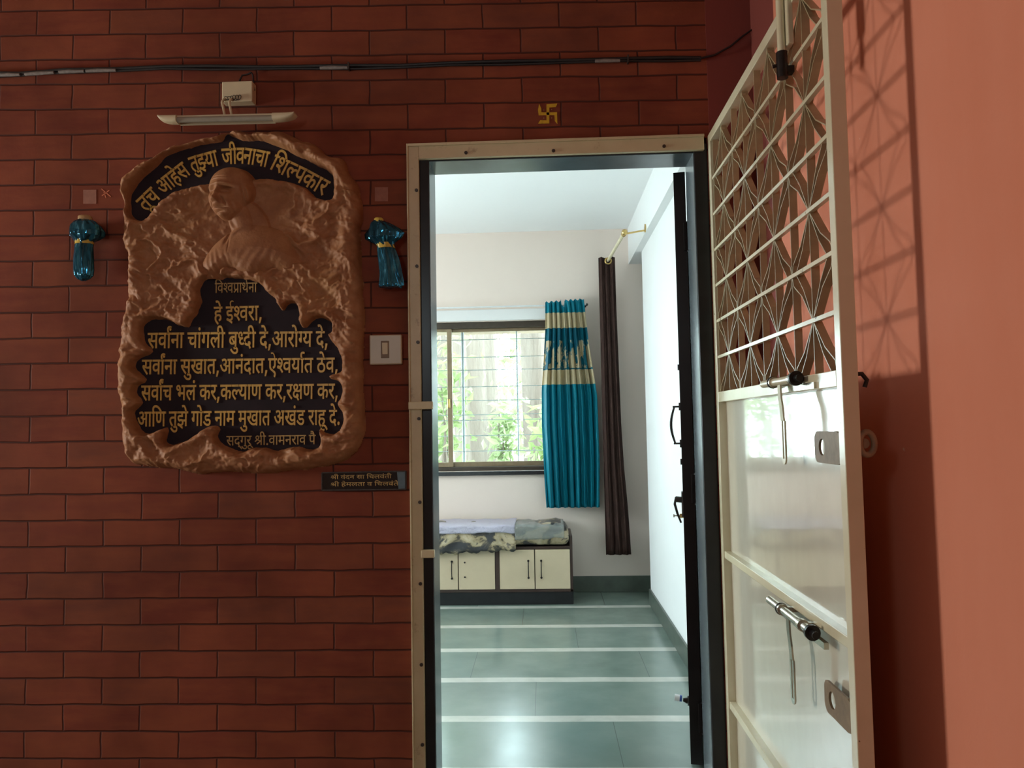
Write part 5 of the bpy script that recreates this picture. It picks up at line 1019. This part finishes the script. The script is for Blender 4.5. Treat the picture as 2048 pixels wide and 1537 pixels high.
# painted emblem of four hooked arms with dots, above the door
em = thing('wall_emblem', 'small yellow hooked cross emblem with four dots painted above the door', 'emblem', (xz(1096, 228)[0], 0.0, xz(1096, 228)[1]))
k_ = 1536 / 90.0
E_ = lambda x, y: xz(1040 + x / k_, 180 + y / k_, 0.0)
mb = MB()
for poly in ([(905, 495), (1275, 470), (1225, 590), (1000, 605), (1000, 1150), (620, 1155), (690, 1040), (905, 1045)], [(655, 480), (725, 640), (730, 770), (905, 775), (1000, 775), (1265, 770), (1275, 1165), (1190, 1060), (1175, 865), (1000, 865), (905, 865), (640, 875), (615, 690)]):
    mb.prism([E_(*p) for p in poly], -0.0022, 0.001)
mb.build('hooked_cross', m_yellow, em)
for x, y in ((815, 690), (1080, 670), (815, 965), (1080, 960)):
    p = E_(x, y); MB().disc((p[0], 0.0, p[1]), (0, -1, 0), 0.0016, 0.002, 10).build('dot', m_tancap, em)
for u, v, lab in ((180, 394, 'faint square fixing patch on the brick above the left wrapped lamp'), (763, 389, 'faint square fixing patch on the brick above the right wrapped lamp')):
    p = [xz(u - 13, v + 14), xz(u + 13, v + 14), xz(u + 13, v - 14), xz(u - 13, v - 14)]
    tag(MB().prism(p, -0.0015, 0.001).build('fixing_patch', m_patch, center=True), lab, 'wall patch', 'square fixing patches')
sc_ = MB()
for a, b in (((203, 378), (222, 394)), ((204, 392), (219, 381)), ((208, 384), (212, 396))):
    A_, B_ = xz(*a), xz(*b); sc_.strip((A_[0], -0.001, A_[1]), (B_[0], -0.001, B_[1]), 0.003, 0.0015, (0, 1, 0))
tag(sc_.build('chalk_mark', m_scratch, center=True), 'small orange crossed scribble on the bricks left of the plaque', 'mark')

# ------------------------------------------------------------------ safety gate, swung open against the pink wall
gt = thing('metal_gate', 'cream painted steel safety gate with starburst grille swung open by the pink wall', 'gate', (0.59, -0.54, 0.0))
YH, YL0, YL1, ZTOP = -0.012, -1.037, -1.066, 2.168
MB().box(XG0, XG1, YH - 0.030, YH, 0.012, ZTOP).build('hinge_stile', m_cream, gt, bevel=0.0015)
MB().box(XG0, XG1, YL1, YL0, 0.012, ZTOP).build('lock_stile', m_cream, gt, bevel=0.0015)
MB().box(XG0, XG1, YL0, YH - 0.030, 2.138, ZTOP).build('top_rail', m_cream, gt, bevel=0.0015)
MB().box(XG0, XG1, YL0, YH - 0.030, 1.264, 1.297).build('middle_rail', m_cream, gt, bevel=0.0015)
for z in (0.768, 0.290): MB().box(XG0 + 0.004, XG1, YL0, YH - 0.030, z - 0.011, z + 0.012).build('cross_rail', m_cream, gt, bevel=0.0015)
MB().box(XG0, XG1, YL0, YH - 0.030, 0.012, 0.04).build('bottom_rail', m_cream, gt, bevel=0.0015)
MB().box(XG1 - 0.006, XG1 - 0.002, YL0 - 0.002, YH - 0.028, 0.03, 1.27).build('sheet_panel', m_sheet, gt)
XB, DB = XG0 + 0.004, 0.018
for z in (1.412, 1.531, 1.650, 1.769, 1.889, 2.010):
    MB().box(XB - 0.001, XB + 0.010, YL0, YH - 0.030, z - 0.0045, z + 0.0045).build('horizontal_bar', m_cream, gt)
cols = (-0.175, -0.420, -0.664, -0.908)
for y in (-0.0525,) + tuple(v for c in cols for v in (c, c - 0.1225)):
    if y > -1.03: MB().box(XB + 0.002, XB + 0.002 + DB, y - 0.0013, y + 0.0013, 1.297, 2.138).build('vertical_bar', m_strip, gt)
for z in (1.412, 1.650, 1.889, 2.128):
    for y in cols:
        mb = MB()
        for sy in (-1, 1):
            for sz in (-1, 1):
                lim = 0.119
                def seg(a, b):
                    za, zb_ = z + sz * a[1], z + sz * b[1]
                    if max(za, zb_) > 2.139: return
                    ya, yb = y + sy * a[0], y + sy * b[0]
                    if min(ya, yb) < YL0: yb2 = max(min(ya, yb), YL0); return
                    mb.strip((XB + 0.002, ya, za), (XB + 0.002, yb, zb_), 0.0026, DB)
                seg((0, 0), (0.060, 0.062)); seg((0.060, 0.062), (0.112, 0.094)); seg((0.112, 0.094), (0.121, 0.119))
                seg((0, 0), (0.050, 0.075)); seg((0.050, 0.075), (0.094, 0.119))
                seg((0, 0), (0.018, 0.119)) if False else None
        mb.disc((XB + 0.001, y, z), (1, 0, 0), 0.006, 0.012, 10)
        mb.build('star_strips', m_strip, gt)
# sliding bolts with hanging hasps
for zb_, k in ((1.292, 0), (0.752, 1)):
    xbt = XG0 - 0.018
    ya, yb = (-0.615, -0.86) if k == 0 else (-0.60, -0.90)
    MB().tube([(xbt, ya, zb_), (xbt, ya - 0.075, zb_), (xbt, yb, zb_)], 0.0095, 14).build('bolt', m_chrome if k else m_cream, gt)
    MB().tube([(xbt, yb + 0.008, zb_), (xbt, yb - 0.002, zb_)], 0.0165, 18).tube([(xbt, yb - 0.002, zb_), (xbt, yb - 0.022, zb_)], 0.008, 12).build('bolt_end', m_darkmetal, gt)
    sv = MB()
    for yy in (-0.69, -0.83): sv.tube([(xbt, yy, zb_), (xbt, yy - 0.014, zb_)], 0.0135, 14).box(xbt, XG1 - 0.004, yy - 0.012, yy - 0.002, zb_ - 0.006, zb_ + 0.006)
    sv.box(XG0 - 0.006, XG0 + 0.004, -0.93, -0.66, zb_ - 0.026, zb_ - 0.012)
    sv.build('bolt_sleeve', m_chrome, gt)
    MB().tube([(xbt, -0.690, zb_), (xbt, -0.694, zb_)], 0.0148, 16).build('collar', m_darkmetal, gt)
    # hasp: a bent strap with a long slot near its foot
    rows = [(0.0, -0.745, -0.006), (0.03, -0.752, -0.010), (0.055, -0.766, -0.014), (0.085, -0.772, -0.014), (0.120, -0.774, -0.012), (0.168, -0.774, -0.010)]
    hs = MB(); wv = 0.013
    zt_ = zb_ - 0.008
    P1 = []
    for (dz, yy, dx) in rows[:4]: P1.append([(xbt + dx * 0.4 + 0.002, yy + wv, zt_ - dz), (xbt + dx * 0.4, yy - wv, zt_ - dz)])
    hs.grid(P1, False)
    zA, zB = zt_ - 0.085, zt_ - 0.172; yy = -0.772; xx = xbt - 0.004
    for (ya_, yb_) in ((yy + wv, yy + 0.0045), (yy - 0.0045, yy - wv)): hs.add([(xx, ya_, zA), (xx, yb_, zA), (xx, yb_, zB), (xx, ya_, zB)], [(0, 1, 2, 3)])
    arc = [(xx, yy + wv * math.cos(q), zB - wv * math.sin(q)) for q in np.linspace(0, math.pi, 12)]
    hs.add(arc, [tuple(range(12))])
    o = hs.build('hasp', m_cream if k == 0 else m_chrome, gt); s_ = o.modifiers.new('t', 'SOLIDIFY'); s_.thickness = 0.004; s_.offset = 0
for zc in (1.143, 0.625):       # staple plates with a round eye on the lock stile
    yc, r = -0.935, 0.0175
    y0, y1, h2 = -1.037, -0.893, 0.033
    outer = [(y0, -h2), (y1 - 0.012 + 0.0, -h2), (y1, -h2 + 0.012), (y1, h2 - 0.012), (y1 - 0.012, h2), (y0, h2)]
    n_ = 48; ring = []; out_ = []
    for i in range(n_):
        q = 2 * math.pi * i / n_; dy, dz = math.cos(q), math.sin(q); best = 9
        for a, b in zip(outer, outer[1:] + outer[:1]):      # ray to the plate's edge
            ax, az = a[0] - yc, a[1]; bx_, bz = b[0] - yc, b[1]; den = dy * (bz - az) - dz * (bx_ - ax)
            if abs(den) < 1e-9: continue
            t = (ax * (bz - az) - az * (bx_ - ax)) / den; s = (ax * dz - az * dy) / den
            if t > 0 and -1e-6 <= s <= 1 + 1e-6: best = min(best, t)
        ring.append((yc + r * dy, zc + r * dz)); out_.append((yc + best * dy, zc + best * dz))
    xa_, xb_ = XG0 + 0.004, XG0 + 0.009
    mb = MB()
    mb.add([(x, p[0], p[1]) for x in (xa_, xb_) for L in (ring, out_) for p in L],
           [f for i in range(n_) for j in [(i + 1) % n_] for f in ((i, j, n_ + j, n_ + i), (2 * n_ + i, 3 * n_ + i, 3 * n_ + j, 2 * n_ + j), (i, 2 * n_ + i, 2 * n_ + j, j), (n_ + i, n_ + j, 3 * n_ + j, 3 * n_ + i))])
    mb.build('staple_plate', m_rust, gt)
# upright tower bolt under the top rail
MB().box(XG0 - 0.010, XG0 + 0.004, -0.868, -0.826, 2.045, 2.166).build('tower_bolt_plate', m_cream, gt, bevel=0.003)
MB().tube([(XG0 - 0.018, -0.846, 2.168), (XG0 - 0.018, -0.846, 2.03)], 0.009, 14).build('tower_bolt_rod', m_cream, gt)
mb = MB().tube([(XG0 - 0.018, -0.846, 2.035), (XG0 - 0.018, -0.846, 1.975)], [0.0125, 0.0125], 16).box(XG0 - 0.018, XG0 + 0.006, -0.856, -0.836, 1.985, 2.0)
mb.tube([(XG0 - 0.018, -0.846, 2.008), (XG0 - 0.038, -0.842, 2.004)], 0.004, 10).build('tower_bolt_end', m_darkmetal, gt)
# fittings on the back that show past the lock stile
bx_ = XG1
MB().tube([(bx_, -1.045, 1.288), (bx_ + 0.014, -1.048, 1.288), (bx_ + 0.024, -1.046, 1.276), (bx_ + 0.020, -1.044, 1.262)], 0.0045, 10).build('rear_hook', m_darkmetal, gt)
ring = [(bx_ + 0.014 + 0.014 * math.cos(q), -1.058, 1.153 + 0.022 * math.sin(q)) for q in np.linspace(0, 2 * math.pi, 25)]
MB().tube(ring, 0.006, 10, False).disc((bx_ + 0.010, -1.05, 1.153), (0, -1, 0), 0.010, 0.006).build('rear_ring', m_rust, gt)
for z in (1.95, 1.05, 0.2):
    h = MB().tube([(XG0 + 0.010, -0.005, z - 0.05), (XG0 + 0.010, -0.005, z + 0.05)], 0.008, 10).build('hinge', m_darkmetal, gt)
